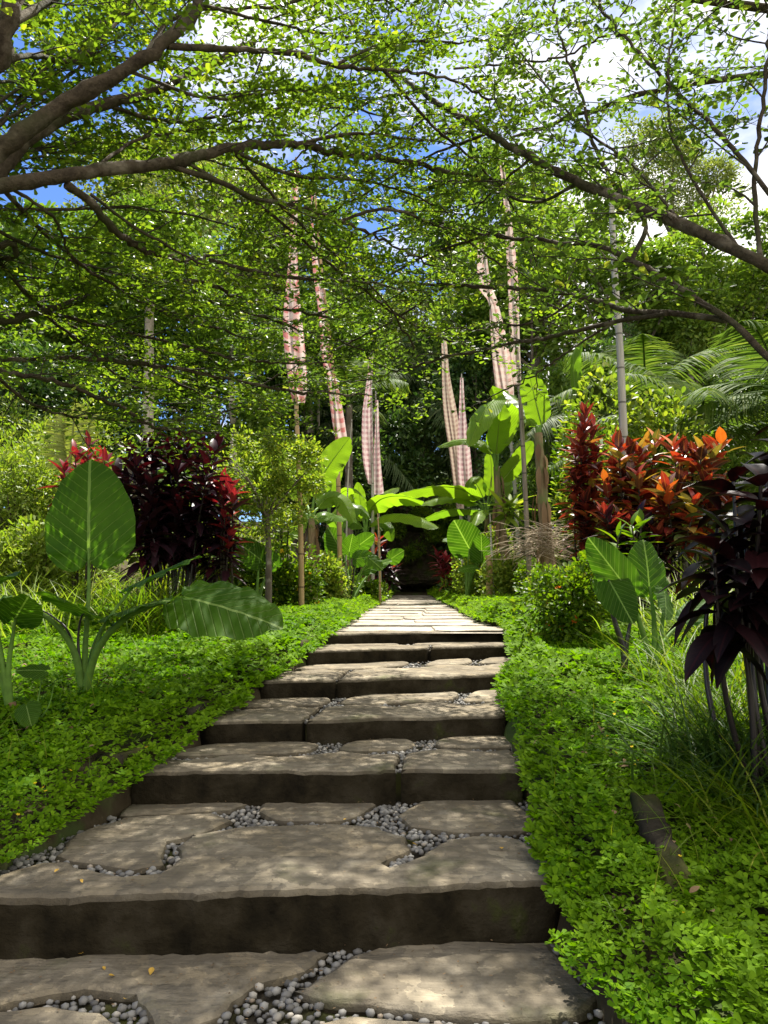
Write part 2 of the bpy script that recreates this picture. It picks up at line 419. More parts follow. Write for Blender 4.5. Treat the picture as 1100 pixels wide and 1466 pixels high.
M['canopy2'] = leafmat('bright_canopy_leaf', [(0, (0.047, 0.085, 0.0180)), (.5, (0.083, 0.129, 0.0284)), (.93, (0.123, 0.180, 0.0389)), (1, (0.205, 0.209, 0.0389))], .55, .45, (1.35, 1.5, .55), .2)
M['bark'] = barkmat('branch_bark', (.028, .021, .014), (.10, .078, .052), 22, (1, 1, 1), .9, .9, moss=(.055, .055, .026), lich=(.17, .145, .105), dist=.03)
M['twig'] = plain('twig_bark', (.045, .036, .024), .9)
M['cover'] = leafmat('ground_cover_leaf', [(0, (0.048, 0.126, 0.0028)), (.5, (0.090, 0.191, 0.0042)), (1, (0.155, 0.281, 0.0070))], .38, .6, (1.35, 1.5, .35), .06, 1.4, (.16, .24, .012))
M['lawn'] = leafmat('lawn_leaf', [(0, (0.073, 0.154, 0.0035)), (.5, (0.116, 0.221, 0.0050)), (1, (0.184, 0.298, 0.0075))], .45, .7, (1.45, 1.5, .35), .05, 1.1, (.18, .28, .02))
M['grass'] = leafmat('long_grass', [(0, (0.050, 0.100, 0.0050)), (.6, (0.100, 0.170, 0.0088)), (1, (0.200, 0.220, 0.0175))], .4, .5)
M['pale'] = leafmat('pale_bush_leaf', [(0, (0.110, 0.170, 0.0171)), (.6, (0.170, 0.240, 0.0294)), (1, (0.270, 0.300, 0.0539))], .42, .5)
M['bush'] = leafmat('bush_leaf', [(0, (0.048, 0.100, 0.0045)), (.6, (0.085, 0.154, 0.0063)), (1, (0.157, 0.210, 0.0088))], .4, .45)
M['lime'] = leafmat('lime_leaf', [(0, (.10, .16, .02)), (.6, (.17, .23, .03)), (1, (.28, .30, .04))], .45, .5)
M['tree_a'] = leafmat('tree_leaf', [(0, (0.061, 0.116, 0.0172)), (.6, (0.104, 0.177, 0.0264)), (1, (0.174, 0.245, 0.0368))], .38, .45)
M['tree_b'] = leafmat('bright_tree_leaf', [(0, (0.080, 0.143, 0.021)), (.6, (0.131, 0.208, 0.032)), (1, (0.217, 0.273, 0.042))], .42, .45)
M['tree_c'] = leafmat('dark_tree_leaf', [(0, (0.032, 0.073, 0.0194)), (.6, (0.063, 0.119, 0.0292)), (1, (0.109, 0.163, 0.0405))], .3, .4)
M['tree_d'] = leafmat('grey_green_leaf', [(0, (0.112, 0.143, 0.0517)), (.6, (0.176, 0.215, 0.0693)), (1, (0.255, 0.272, 0.0924))], .35, .5)
M['trunk'] = barkmat('tree_trunk', (.07, .055, .04), (.2, .17, .13), 9, (1, 1, .3), .9, .6, lich=(.3, .28, .23))
M['pale_trunk'] = barkmat('pale_tree_trunk', (.22, .19, .15), (.42, .37, .30), 7, (1, 1, .3), .9, .5, moss=(.12, .13, .07))
M['ear'] = veinmat('elephant_ear_blade', (.065, .14, .010), (.036, .09, .007), (.21, .31, .085), 11, .32, .5, .55, (1.3, 1.5, .4))
M['ear_petiole'] = plain('elephant_ear_petiole', (.10, .19, .03), .55, .15)
M['dark_petiole'] = plain('dark_petiole', (.016, .011, .012), .35, .5)
M['banana'] = veinmat('banana_blade', (.16, .27, .02), (.12, .215, .016), (.24, .34, .06), 40, .12, .55, .35, (1.4, 1.5, .35), .18, .03)
M['banana_dark'] = veinmat('banana_blade_deep', (.11, .21, .02), (.08, .16, .016), (.18, .28, .06), 40, .12, .5, .3, (1.4, 1.5, .35), .18, .03)
M['pseudostem'] = barkmat('banana_stem', (.07, .045, .025), (.30, .22, .13), 10, (1.5, 1.5, .12), .8, .6, moss=(.11, .13, .045), dist=.04)
M['ti_dark'] = leafmat('dark_ti_leaf', [(0, (.010, .005, .008)), (.6, (.020, .008, .012)), (.85, (.022, .006, .009)), (1, (.055, .008, .014))], .10, .42, (2.2, .5, .6), .14, rib=(0.2, (0.08, 0.012, 0.02)))
M['ti_black'] = leafmat('blackish_ti_leaf', [(0, (.005, .003, .004)), (.55, (.009, .0045, .006)), (.85, (.014, .005, .006)), (1, (.030, .007, .009))], .12, .40, (2.6, .5, .5), .12, rib=(0.3, (0.05, 0.012, 0.014)))
M['ti_red'] = leafmat('red_croton_leaf', [(0, (.06, .008, .012)), (.4, (.15, .012, .020)), (.8, (.26, .020, .028)), (1, (.36, .07, .03))], .28, .4, (1.4, .8, .7), .35, rib=(0.4, (0.42, 0.06, 0.05)))
M['croton_col'] = leafmat('maroon_croton_leaf', [(0, (.035, .009, .010)), (.4, (.09, .014, .014)), (.75, (.18, .022, .018)), (.93, (.30, .06, .025)), (1, (.3, .28, .04))], .25, .36, (1.5, .9, .6), .4, rib=(0.5, (0.4, 0.09, 0.04)))
M['croton'] = leafmat('mixed_croton_leaf', [(0, (.03, .014, .014)), (.22, (.09, .012, .012)), (.42, (.24, .020, .020)), (.55, (.38, .038, .022)), (.63, (.52, .17, .022)), (.68, (.26, .24, .045)), (.78, (.09, .14, .035)), (.9, (.12, .025, .028)), (1, (.45, .40, .05))], .24, .34, (1.5, 1.1, .5), .45, rib=(0.3, (0.5, 0.26, 0.06)))
M['palm'] = leafmat('palm_leaflet', [(0, (0.056, 0.100, 0.0250)), (.6, (0.094, 0.150, 0.0350)), (1, (0.163, 0.200, 0.0562))], .35, .6, spec=.06)
M['palm_dark'] = leafmat('dark_palm_leaflet', [(0, (0.053, 0.083, 0.0375)), (.6, (0.090, 0.128, 0.0525)), (1, (0.180, 0.210, 0.1050))], .3, .6, spec=.06)
M['palm_yellow'] = leafmat('yellow_palm_leaflet', [(0, (.16, .20, .04)), (1, (.30, .32, .08))], .4, .4)
M['bamboo'] = bamboomat('tan_bamboo', (.24, .15, .06), (.44, .30, .14), (.12, .07, .03))
M['bamboo_grey'] = bamboomat('weathered_bamboo', (.22, .21, .17), (.42, .40, .33), (.10, .09, .07))
M['bamboo_dark'] = bamboomat('dark_bamboo', (.11, .09, .06), (.24, .20, .14), (.05, .04, .03))
M['cloth_red'] = clothmat('red_check_cloth', (.66, .58, .56), (.52, .20, .20), (.44, .06, .075), .085, .3)
M['cloth_pink'] = clothmat('pink_check_cloth', (.66, .58, .58), (.50, .25, .28), (.32, .12, .17), .06, .3)
M['cloth_tan'] = clothmat('tan_check_cloth', (.50, .42, .32), (.34, .24, .17), (.26, .13, .10), .055, .3)
M['cloth_pale'] = clothmat('pale_check_cloth', (.62, .54, .48), (.54, .36, .32), (.46, .22, .20), .07, .4)
M['flower_y'] = leafmat('yellow_petal', [(0, (.75, .5, .02)), (1, (.85, .65, .04))], .3, .5, (1.1, 1, .5))
M['flower_o'] = leafmat('orange_petal', [(0, (.75, .12, .02)), (1, (.85, .28, .03))], .3, .5, (1.1, 1, .5))
M['fallen'] = leafmat('fallen_yellow_leaf', [(0, (.45, .25, .04)), (1, (.65, .42, .08))], .2, .6, (1, 1, .5))
M['dry'] = leafmat('dry_twig', [(0, (.20, .14, .08)), (1, (.42, .34, .24))], .05, .8, (1, 1, 1), .2)
M['dead'] = leafmat('dead_leaf', [(0, (.10, .06, .03)), (1, (.26, .17, .09))], .2, .8, (1, 1, .8), .2)
M['rock'] = barkmat('mossy_rock', (.022, .018, .011), (.095, .08, .05), 6, (1, 1, 1), .97, 1.0, moss=(.055, .066, .014), lich=(.04, .06, .014), dist=.12)
M['wire'] = plain('cable', (.25, .25, .25), .6)
# ------------------------------------------------------------------ step heights and plan, from the riser lines
from mathutils.geometry import delaunay_2d_cdt
def tt(py): return ray(550, py)[2]
RIS = [(1267, 1354), (1100, 1146), (1027, 1058), (966, 989), (928, 946), (905, 919)]      # top, foot of each riser at the middle
CORN = [((-95, 1290), (800, 1258)), ((187, 1104), (756, 1099)), ((289, 1033), (723, 1022)), ((374, 975), (733, 964)), ((439, 932), (739, 923)), ((463, 908), (733, 903))]
ZS = [0.0]; 
for tp, bt in RIS:
    d = (ZS[-1] - CAMZ) / tt(bt); ZS.append(CAMZ + tt(tp) * d)
FL = []; FRT = []
for k, (l, r) in enumerate(CORN):
    FL.append(G(*l, ZS[k + 1])[:2]); FRT.append(G(*r, ZS[k + 1])[:2])
FL = np.array(FL); FRT = np.array(FRT)
YS = (FL[:, 1] + FRT[:, 1]) / 2
PATH_END = 25.0; ZEND = 1.02
# corridor edges
PL0 = G(497, 895, ZS[-1] + .01); PR0 = G(690, 895, ZS[-1] + .01)
XLy = np.r_[-3, 1.0, FL[:, 1], FL[-1, 1] + .5, PL0[1] + .3, PATH_END + 1]
XLx = np.r_[-2.2, -1.75, FL[:, 0], FL[-1, 0] + .02, PL0[0], .92 - .62]
XRy = np.r_[-3, 1.0, FRT[:, 1], FRT[-1, 1] + .4, PR0[1] + .3, PATH_END + 1]
XRx = np.r_[.9, .72, FRT[:, 0], FRT[-1, 0] - .05, PR0[0], .92 + .62]
def xL(y): return np.interp(y, XLy, XLx)
def xR(y): return np.interp(y, XRy, XRx)
def sstep(x, a, b):
    t = np.clip((x - a) / (b - a), 0, 1); return t * t * (3 - 2 * t)
def vnoise(x, y, s=1.0, seed=0):
    x = np.asarray(x, float) * s; y = np.asarray(y, float) * s
    xi = np.floor(x).astype(int); yi = np.floor(y).astype(int); xf = x - xi; yf = y - yi
    def h(a, b):
        n = (a * 374761393 + b * 668265263 + seed * 974711) & 0x7fffffff
        n = ((n ^ (n >> 13)) * 1274126177) & 0x7fffffff
        return (n & 0xffff) / 65535.0
    u = xf * xf * (3 - 2 * xf); v = yf * yf * (3 - 2 * yf)
    return (h(xi, yi) * (1 - u) + h(xi + 1, yi) * u) * (1 - v) + (h(xi, yi + 1) * (1 - u) + h(xi + 1, yi + 1) * u) * v
def fbm(x, y, s=1.0, seed=0, o=4):
    return sum(vnoise(x, y, s * 2 ** i, seed + i) * .5 ** i for i in range(o)) / (2 - .5 ** (o - 1))
ZBy = np.r_[-4, .5, YS, YS[-1] + 1.2, PATH_END, 40, 70, 140]
ZBz = np.r_[-.35, -.12, np.array(ZS[:-1]) + (np.array(ZS[1:]) - ZS[:-1]) * .75, ZS[-1] + .02, ZEND, 2.0, 6, 9]
def hgt(x, y):
    x = np.asarray(x, float); y = np.asarray(y, float)
    g = np.interp(y, ZBy, ZBz)
    dl = xL(y) - x; dr = x - xR(y); e = np.maximum(dl, dr)
    bank = .07 * sstep(e, .0, .18) + .06 * (fbm(x, y, 1.3, 5) - .4) * sstep(e, .1, .6)
    rise = 1.5 * sstep(dl, 1.5, 6.5) * sstep(y, 5, 12) + .5 * sstep(dl, 5, 20) + .10 * sstep(dr, .3, 2.2) * sstep(y, 1, 3) + .5 * sstep(dr, 4, 15) * sstep(y, 5, 12)
    inside = sstep(-e, -.02, .06) * (y < PATH_END + .5)
    return g + bank + rise - .34 * inside
def GH(px, py, off=0.0, d0=1.5, d1=60):
    """ground point under a pixel"""
    ds = np.linspace(d0, d1, 4000); r = ray(px, py)
    z = CAMZ + r[2] * ds; h = hgt(r[0] * ds, ds) + off
    i = np.argmax(z < h)
    if z[i] >= h[i]: i = len(ds) - 1
    return np.array([r[0] * ds[i], ds[i], hgt(r[0] * ds[i], ds[i])])
def onground(px, d, sink=.03):
    x = ray(px, 800)[0] * d
    return np.array([x, d, float(hgt(x, d)) - sink])

# ------------------------------------------------------------------ the ground: one sheet
xs = np.unique(np.r_[np.linspace(-150, -14, 18), np.linspace(-14, -4, 26), np.linspace(-4, 4, 130), np.linspace(4, 14, 26), np.linspace(14, 150, 18)])
ys = np.unique(np.r_[np.linspace(-20, -2, 6), np.linspace(-2, 9, 120), np.linspace(9, 27, 60), np.linspace(27, 60, 20), np.linspace(60, 320, 14)])
X, Y = np.meshgrid(xs, ys); Z = hgt(X, Y)
mb = MB(); nx = len(xs)
i = np.arange(len(ys) - 1)[:, None] * nx; j = np.arange(nx - 1)[None]
mb.add(np.stack([X, Y, Z], -1).reshape(-1, 3), np.stack([i + j, i + j + 1, i + nx + j + 1, i + nx + j], -1).reshape(-1, 4))
tag(mb.obj('ground', M['soil']), 'brown earth of the garden banks under the plants', None, None, 'structure')

# ------------------------------------------------------------------ slabs
def area2(p): return .5 * np.sum(p[:, 0] * np.roll(p[:, 1], -1) - np.roll(p[:, 0], -1) * p[:, 1])
def dens(p, sp=.035, jit=.003):
    out = []
    for a, b in zip(p, np.roll(p, -1, axis=0)):
        n = max(1, int(np.linalg.norm(b - a) / sp))
        out.append(a + (b - a) * np.linspace(0, 1, n, endpoint=False)[:, None])
    o = np.concatenate(out); return o + rng.normal(size=o.shape) * jit
def round_poly(p, it=2):
    for _ in range(it):
        q = np.roll(p, -1, axis=0); p = np.stack([.75 * p + .25 * q, .25 * p + .75 * q], 1).reshape(-1, 2)
    return p
def inset(p, a):
    t = nrm(np.roll(p, -1, axis=0) - np.roll(p, 1, axis=0)); n = np.stack([-t[:, 1], t[:, 0]], -1)
    return p + n * a
def inpoly(p, x, y):
    c = np.zeros(len(x), bool); n = len(p); j = n - 1
    for i in range(n):
        xi, yi = p[i]; xj, yj = p[j]
        m = ((yi > y) != (yj > y)) & (x < (xj - xi) * (y - yi) / (yj - yi + 1e-12) + xi)
        c ^= m; j = i
    return c
def slab(mb, poly, zt, zb, bev=.018, amp=.006, grid=.06, sp=.035, jit=.003, tilt=None):
    p = np.asarray(poly, float)
    if area2(p) < 0: p = p[::-1]
    p = dens(p, sp, jit); n = len(p)
    if sp < .05: p = p + (np.c_[fbm(p[:, 0] + 7, p[:, 1], 4.5, 31), fbm(p[:, 0], p[:, 1] + 9, 4.5, 37)] - .5) * .036
    def zz(q): 
        t = 0 if tilt is None else (q[:, 0] * tilt[0] + q[:, 1] * tilt[1])
        return zt + amp * (fbm(q[:, 0], q[:, 1], 3.1, 3) - .5) * 2 + t
    rings = [np.c_[p, np.full(n, zb)], np.c_[p, zz(p) - bev]]
    q = inset(p, bev * .35); rings.append(np.c_[q, zz(q) - bev * .3])
    q = inset(p, bev); rings.append(np.c_[q, zz(q)])
    V = np.concatenate(rings); Fq = []
    i = np.arange(n); k = (i + 1) % n
    for r in range(3): Fq.append(np.stack([r * n + i, r * n + k, (r + 1) * n + k, (r + 1) * n + i], -1))
    mb.add(V, np.concatenate(Fq))
    mn = q.min(0); mx = q.max(0)
    gx, gy = np.meshgrid(np.arange(mn[0], mx[0], grid), np.arange(mn[1], mx[1], grid)); gx = gx.ravel() + rng.normal(size=gx.size) * grid * .2; gy = gy.ravel() + rng.normal(size=gy.size) * grid * .2
    qq = inset(p, bev + .02); ins = inpoly(qq, gx, gy)
    pts = [Vector(a) for a in q] + [Vector((a, b)) for a, b in zip(gx[ins], gy[ins])]
    vc, _, fc, *_ = delaunay_2d_cdt(pts, [], [list(range(n))], 1, 1e-6)
    vc = np.array([(v.x, v.y) for v in vc])
    mb.ngon(np.c_[vc, zz(vc)], [list(f) for f in fc])
def gp(z, *pts): return np.array([G(a, b, z)[:2] for a, b in pts])

step_defs = []
# lowest step (tread only in view)
z = ZS[0]
s1 = [gp(z, (-160, 1378), (0, 1368), (300, 1361), (452, 1357), (472, 1362), (438, 1388), (372, 1402), (340, 1428), (300, 1455), (255, 1472), (225, 1470), (205, 1440), (190, 1424), (120, 1417), (60, 1424), (0, 1436), (-160, 1450)),
      gp(z, (502, 1366), (560, 1347), (700, 1346), (786, 1344), (812, 1385), (862, 1424), (842, 1440), (760, 1458), (690, 1452), (560, 1441), (470, 1432), (424, 1412), (470, 1388)),
      gp(z, (372, 1472), (500, 1453), (650, 1462), (760, 1478), (880, 1520), (880, 1600), (300, 1600), (300, 1500)),
      gp(z, (-160, 1468), (-20, 1446), (60, 1439), (140, 1446), (180, 1470), (215, 1520), (215, 1600), (-160, 1600))]
b1 = np.array([[-1.72, 1.2], [.74, 1.2], [FRT[0][0] + .12, FRT[0][1] + .1], [FL[0][0] - .1, FL[0][1] + .1]])
step_defs.append((s1[0], s1[1:], b1, 'lowest stone step, pale tread with two pebble pockets at the foot of the tallest riser'))
z = ZS[1]
c = CORN[0]
s2 = [gp(z, (-100, 1291), (0, 1286), (250, 1277), (500, 1268), (700, 1262), (801, 1257), (806, 1238), (790, 1220), (745, 1199), (690, 1194), (640, 1197), (600, 1222), (560, 1236), (548, 1230), (588, 1214), (584, 1196), (540, 1183), (470, 1178), (370, 1182), (275, 1194), (252, 1212), (256, 1224), (228, 1247), (180, 1250), (120, 1240), (97, 1229), (60, 1231), (10, 1246), (-50, 1264)),
      gp(z, (78, 1222), (118, 1188), (180, 1168), (305, 1163), (330, 1172), (300, 1188), (240, 1202), (228, 1222), (232, 1234), (190, 1241), (125, 1231)),
      gp(z, (168, 1165), (185, 1149), (365, 1146), (330, 1157), (240, 1163)),
      gp(z, (378, 1146), (545, 1145), (520, 1160), (500, 1170), (470, 1173), (400, 1174), (372, 1160)),
      gp(z, (572, 1164), (600, 1146), (735, 1144), (768, 1172), (752, 1188), (650, 1188), (590, 1180))]
def tread_bed(k):
    """plan of the tread of step k (1-based, k>=2)"""
    a, b = FL[k - 2], FRT[k - 2]
    c, d = (FRT[k - 1], FL[k - 1]) if k - 1 < len(FL) else (None, None)
    return np.array([a + (.02, .03), b + (-.02, .03), d * 0 + c + (.10, .12), d + (-.10, .12)])
step_defs.append((s2[0], s2[1:], tread_bed(2), 'second stone step from the bottom, tallest dark riser and stones curling round pebbles'))
# step 3 .. 6 : front stones with a wavy back, then back stones
def lerp2(a, b, t): return a + (b - a) * t
def strip_stones(k, fr, br):
    """fr: list of front splits; each (u0,u1,depth) ; br back stones (u0,u1,d0)"""
    a, b = FL[k - 2], FRT[k - 2]; c, d = FL[k - 1] - (.04, 0), FRT[k - 1] + (.04, 0)
    def uv(u, v): return lerp2(lerp2(a, b, u), lerp2(c, d, u), v)
    out = []
    for u0, u1, dp0, dp1 in fr:
        n = 9; us = np.linspace(u0, u1, n)
        back = [uv(u, dp0 + (dp1 - dp0) * (u - u0) / (u1 - u0) + .07 * math.sin(u * 23 + k)) for u in us]
        q = np.array([uv(u, 0) for u in us] + back[::-1]); out.append(q)
    for u0, u1, d0, d1, e in br:
        q = np.array([uv(u0, d0 + .02), uv((u0 + u1) / 2, (d0 + d1) / 2 - .03), uv(u1 - .02, d1), uv(u1, d1 + .1), uv(u1 - .01, e), uv((u0 + u1) / 2, e + .03), uv(u0 + .02, e)])
        out.append(round_poly(q, 2))
    return out
fr3 = strip_stones(3, [(0, .655, .42, .52), (.672, .985, .5, .55)], [(-.02, .40, .52, .58, .99), (.45, .69, .62, .64, 1.0), (.74, 1.03, .62, .64, 1.0)])
fr4 = strip_stones(4, [(0, .315, .45, .5), (.33, 1.0, .5, .45)], [(-.03, .30, .6, .58, 1.0), (.33, .62, .6, .6, 1.0), (.5, .78, .55, .62, .98), (.80, 1.0, .55, .55, 1.0)])
fr5 = strip_stones(5, [(0, .275, .5, .5), (.285, 1.0, .5, .55)], [(.0, .48, .6, .62, 1.0), (.55, .78, .62, .62, 1.0), (.8, 1.02, .62, .6, 1.0)])
fr6 = strip_stones(6, [(0, .55, .55, .5), (.56, 1.0, .5, .55)], [(.0, .4, .64, .62, 1.0), (.45, 1.0, .62, .64, 1.0)])
for k, fr, nm in ((3, fr3, 'third stone step from the bottom, riser with a pale scratch on its right half'),
                  (4, fr4, 'fourth stone step from the bottom, front edge cracked left of the middle'),
                  (5, fr5, 'fifth stone step from the bottom, pale uneven tread with pebbles in its cracks'),
                  (6, fr6, 'sixth stone step from the bottom, low riser just under the topmost edge')):
    step_defs.append((fr[0], fr[1:], tread_bed(k), nm))
STEP_POLYS = []
for k, (front, others, bed, lab) in enumerate(step_defs, 1):
    z = ZS[k - 1]; zl = (ZS[k - 2] if k > 1 else -.3) - .06
    if k == 1: zl = -.25
    org = np.array([front[:, 0].mean(), front[:, 1].mean(), z])
    t = thing('stone_step', lab, 'stone step', org, 'cast stone steps of the garden path')
    def put(nm, mb, mat): return mb.obj(nm, mat, t, True, None)
    nfront = 1 if k in (1, 2) else 2
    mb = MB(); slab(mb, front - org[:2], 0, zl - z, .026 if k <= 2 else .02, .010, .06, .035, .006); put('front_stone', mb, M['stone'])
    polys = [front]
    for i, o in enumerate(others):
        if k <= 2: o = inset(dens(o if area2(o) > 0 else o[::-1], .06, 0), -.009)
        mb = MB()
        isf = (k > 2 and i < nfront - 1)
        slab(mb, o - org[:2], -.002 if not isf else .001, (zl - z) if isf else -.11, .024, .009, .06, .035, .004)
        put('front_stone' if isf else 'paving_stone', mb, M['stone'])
        polys.append(o)
    mb = MB(); bb = bed if k == 1 else bed
    slab(mb, inset(dens(bb if area2(bb) > 0 else bb[::-1], .2, 0), .02) - org[:2], -.036, zl - z - .02 + (.05 if k > 1 else 0), .005, .006, .1, .1, .002)
    put('mortar_bed', mb, M['kerb'])
    STEP_POLYS.append((z, polys, bed))

# top path: kind structure, one mesh of irregular flags
mb = MB()
y0 = FL[-1][1]; a, b = FL[-1], FRT[-1]
top_front = np.array([a, lerp2(a, b, .3) , lerp2(a, b, .7), b, b + (-.06, .22), lerp2(a, b, .75) + (0, .36), lerp2(a, b, .45) + (0, .40), lerp2(a, b, .12) + (0, .34)])
t = thing('stone_step', 'topmost stone step, low black riser where the level path begins', 'stone step', (0, y0, ZS[-1]), 'cast stone steps of the garden path')
org = np.array([0, y0, ZS[-1]])
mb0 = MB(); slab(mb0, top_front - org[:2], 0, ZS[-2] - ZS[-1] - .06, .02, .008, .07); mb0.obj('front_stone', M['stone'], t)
def zpath(y): return ZS[-1] + (ZEND - ZS[-1]) * (y - y0) / (PATH_END - y0)
y = y0 + .42
rr = random.Random(5)
while y < PATH_END:
    dp = rr.uniform(.55, 1.1) * (1 + (y - 7) * .03)
    l, r = float(xL(y)) - .02, float(xR(y)) + .02
    ncut = rr.choice([1, 2, 2, 3]); cuts = [l] + sorted(l + (r - l) * (q + rr.uniform(-.12, .12)) for q in [(i + 1) / ncut for i in range(ncut - 1)]) + [r]
    for u0, u1 in zip(cuts[:-1], cuts[1:]):
        s = .013
        w = lambda: rr.uniform(-.035, .035)
        q = np.array([(u0 + s, y + s + w()), ((u0 + u1) / 2, y + s + w()), (u1 - s, y + s + w()), (u1 - s + w() * .5, y + dp * .5), (u1 - s, y + dp - s + w()), ((u0 + u1) / 2, y + dp - s + w()), (u0 + s, y + dp - s + w()), (u0 + s + w() * .5, y + dp * .5)])
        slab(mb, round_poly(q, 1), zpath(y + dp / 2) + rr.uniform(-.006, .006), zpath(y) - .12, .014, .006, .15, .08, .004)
    y += dp
yy = np.linspace(y0 + .3, PATH_END + .3, 30)
V = np.concatenate([np.c_[xL(yy) + .0, yy, zpath(yy) - .012], np.c_[xR(yy) - .0, yy, zpath(yy) - .012]]); n = 30
i = np.arange(n - 1); mb.add(V, np.stack([i, i + n, i + n + 1, i + 1], -1))
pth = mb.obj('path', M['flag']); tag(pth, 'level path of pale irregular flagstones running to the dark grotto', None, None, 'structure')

# kerb stones along the left side, each stepping up with its step; two mossy ones on the right
def block(name, lab, p0, p1, w, zt0, zt1, zb, mat, group=None, cat='kerb stone'):
    p0 = np.array(p0, float); p1 = np.array(p1, float); d = nrm(p1 - p0); n = np.array([-d[1], d[0]])
    org = np.array([*(p0 + p1) / 2, zt0])
    poly = np.array([p0, p1, p1 + n * w, p0 + n * w]) - org[:2]
    mb = MB(); L = np.linalg.norm(p1 - p0); sl = (zt1 - zt0) / L
    slab(mb, poly, (zt0 + zt1) / 2 - zt0, zb - zt0, .02, .012, .06, .04, .006, tilt=(d[0] * sl, d[1] * sl))
    o = mb.obj(name, mat); o.location = tuple(org); return tag(o, lab, cat, group)
KL = ['mossy kerb block at the lower left frame edge, beside the tallest riser', 'long kerb block on the left rising from the frame edge beside the curling stones',
      'kerb block on the left whose lit mossy end face shows beside the third riser', 'kerb block on the left half hidden by leaves beside the fourth step',
      'short kerb block on the left next to the fifth step', 'small kerb block on the left beside the sixth step']
ends = [np.array([-1.85, 1.0])] + [np.array(f) for f in FL]
for k in range(6):
    p0, p1 = ends[k], ends[k + 1]
    d = nrm(p1 - p0); n = np.array([-d[1], d[0]])
    z = ZS[k] + .07
    block('kerb_stone', KL[k], p0 + n * .035 - d * .02, p1 + n * .035 - d * .03, .13, z, z + .01, ZS[k] - .3, M['kerb'], 'kerb stones along the stairs')
q0 = G(818, 1218, ZS[1] + .05)[:2]
block('kerb_stone', 'small brown kerb block on the right beside the second step, half under leaves', q0 + (.02, -.12), q0 + (.05, .22), -.12, ZS[1] + .055, ZS[1] + .06, 0, M['kerb'], 'kerb stones along the stairs')
c0 = GH(958, 1285, .05); c1 = GH(905, 1165, .05)
block('border_stone', 'long dark mossy stone lying in the ground cover on the right', c0[:2], c1[:2] , -.10, c0[2] + .06, c1[2] + .13, c0[2] - .2, M['kerb'], None, 'stone')

# ------------------------------------------------------------------ pebbles
def ico(sub=2):
    import bmesh
    bm = bmesh.new(); bmesh.ops.create_icosphere(bm, subdivisions=sub, radius=1); 
    V = np.array([v.co[:] for v in bm.verts]); Fa = np.array([[v.index for v in f.verts] for f in bm.faces]); bm.free(); return V, Fa
IV, IF = ico(2)
PEB = []
for q in range(6):
    r2 = np.random.default_rng(q)
    k = r2.normal(size=3) * 2; ph = r2.uniform(0, 6)
    V = IV * (1 + .10 * np.sin(IV @ k + ph))[:, None] * np.array([1, r2.uniform(.62, .92), r2.uniform(.48, .7)])
    mbp = MB(); mbp.add(V, IF); PEB.append(mbp.mesh('river_pebble', M['pebble'])); PEB[-1]['V'] = 0
cand = []
for k, (z, polys, bed) in enumerate(STEP_POLYS):
    mn, mx = bed.min(0), bed.max(0); N = [9000, 9000, 6000, 5000, 4000, 2000][k]
    x = rng.uniform(mn[0], mx[0], N); y = rng.uniform(mn[1], mx[1], N)
    ok = inpoly(bed, x, y)
    for p in polys: ok &= ~inpoly(inset(dens(p if area2(p) > 0 else p[::-1], .04, 0), .004), x, y)
    ok &= y > 1.55
    pts = np.c_[x, y][ok]; kept = []; cell = {}
    for p in pts:
        r = rng.uniform(.008, .020) * (1.0 if k < 2 else .85); c = (int(p[0] / .04), int(p[1] / .04)); bad = False
        for dx in (-1, 0, 1):
            for dy in (-1, 0, 1):
                for q in cell.get((c[0] + dx, c[1] + dy), ()):
                    if (q[0] - p[0]) ** 2 + (q[1] - p[1]) ** 2 < ((q[2] + r) * .55) ** 2: bad = True
        if not bad:
            cell.setdefault(c, []).append((p[0], p[1], r)); kept.append((p[0], p[1], z - .034 + rng.uniform(0, .012), r))
    cand += kept
cand = np.array(cand); cand = cand[np.argsort(cand[:, 1])]
vis = np.abs(cand[:, 0] / cand[:, 1] * F) < 560
cand = np.r_[cand[vis], cand[~vis]]
print('pebbles', len(cand))
for x, y, z, r in cand[:290]:
    o = link('river_pebble', rnd.choice(PEB), None, (x, y, z + r * .3), (rnd.uniform(-.4, .4), rnd.uniform(-.4, .4), rnd.uniform(0, 6.3)), (r, r, r))
    tag(o, 'smooth grey river pebble lying loose between the paving stones', 'pebble', 'grey river pebbles between the paving stones')
if len(cand) > 290:
    mb = MB(); c = cand[290:]; IV1, IF1 = ico(1)
    a = rng.uniform(0, 6.3, len(c)); ca, sa = np.cos(a)[:, None], np.sin(a)[:, None]
    base = IV1 * np.array([1, .8, .65])
    V = np.stack([base[None, :, 0] * ca - base[None, :, 1] * sa, base[None, :, 0] * sa + base[None, :, 1] * ca, np.repeat(base[None, :, 2], len(c), 0)], -1) * c[:, 3][:, None, None]
    V += np.c_[c[:, :2], c[:, 2] + c[:, 3] * .3][:, None]
    mb.add(V.reshape(-1, 3), (IF1[None] + (np.arange(len(c)) * len(IV1))[:, None, None]).reshape(-1, 3))
    tag(mb.obj('gravel', M['pebble']), 'small grey pebbles in the joints of the higher steps', None, None, 'stuff')
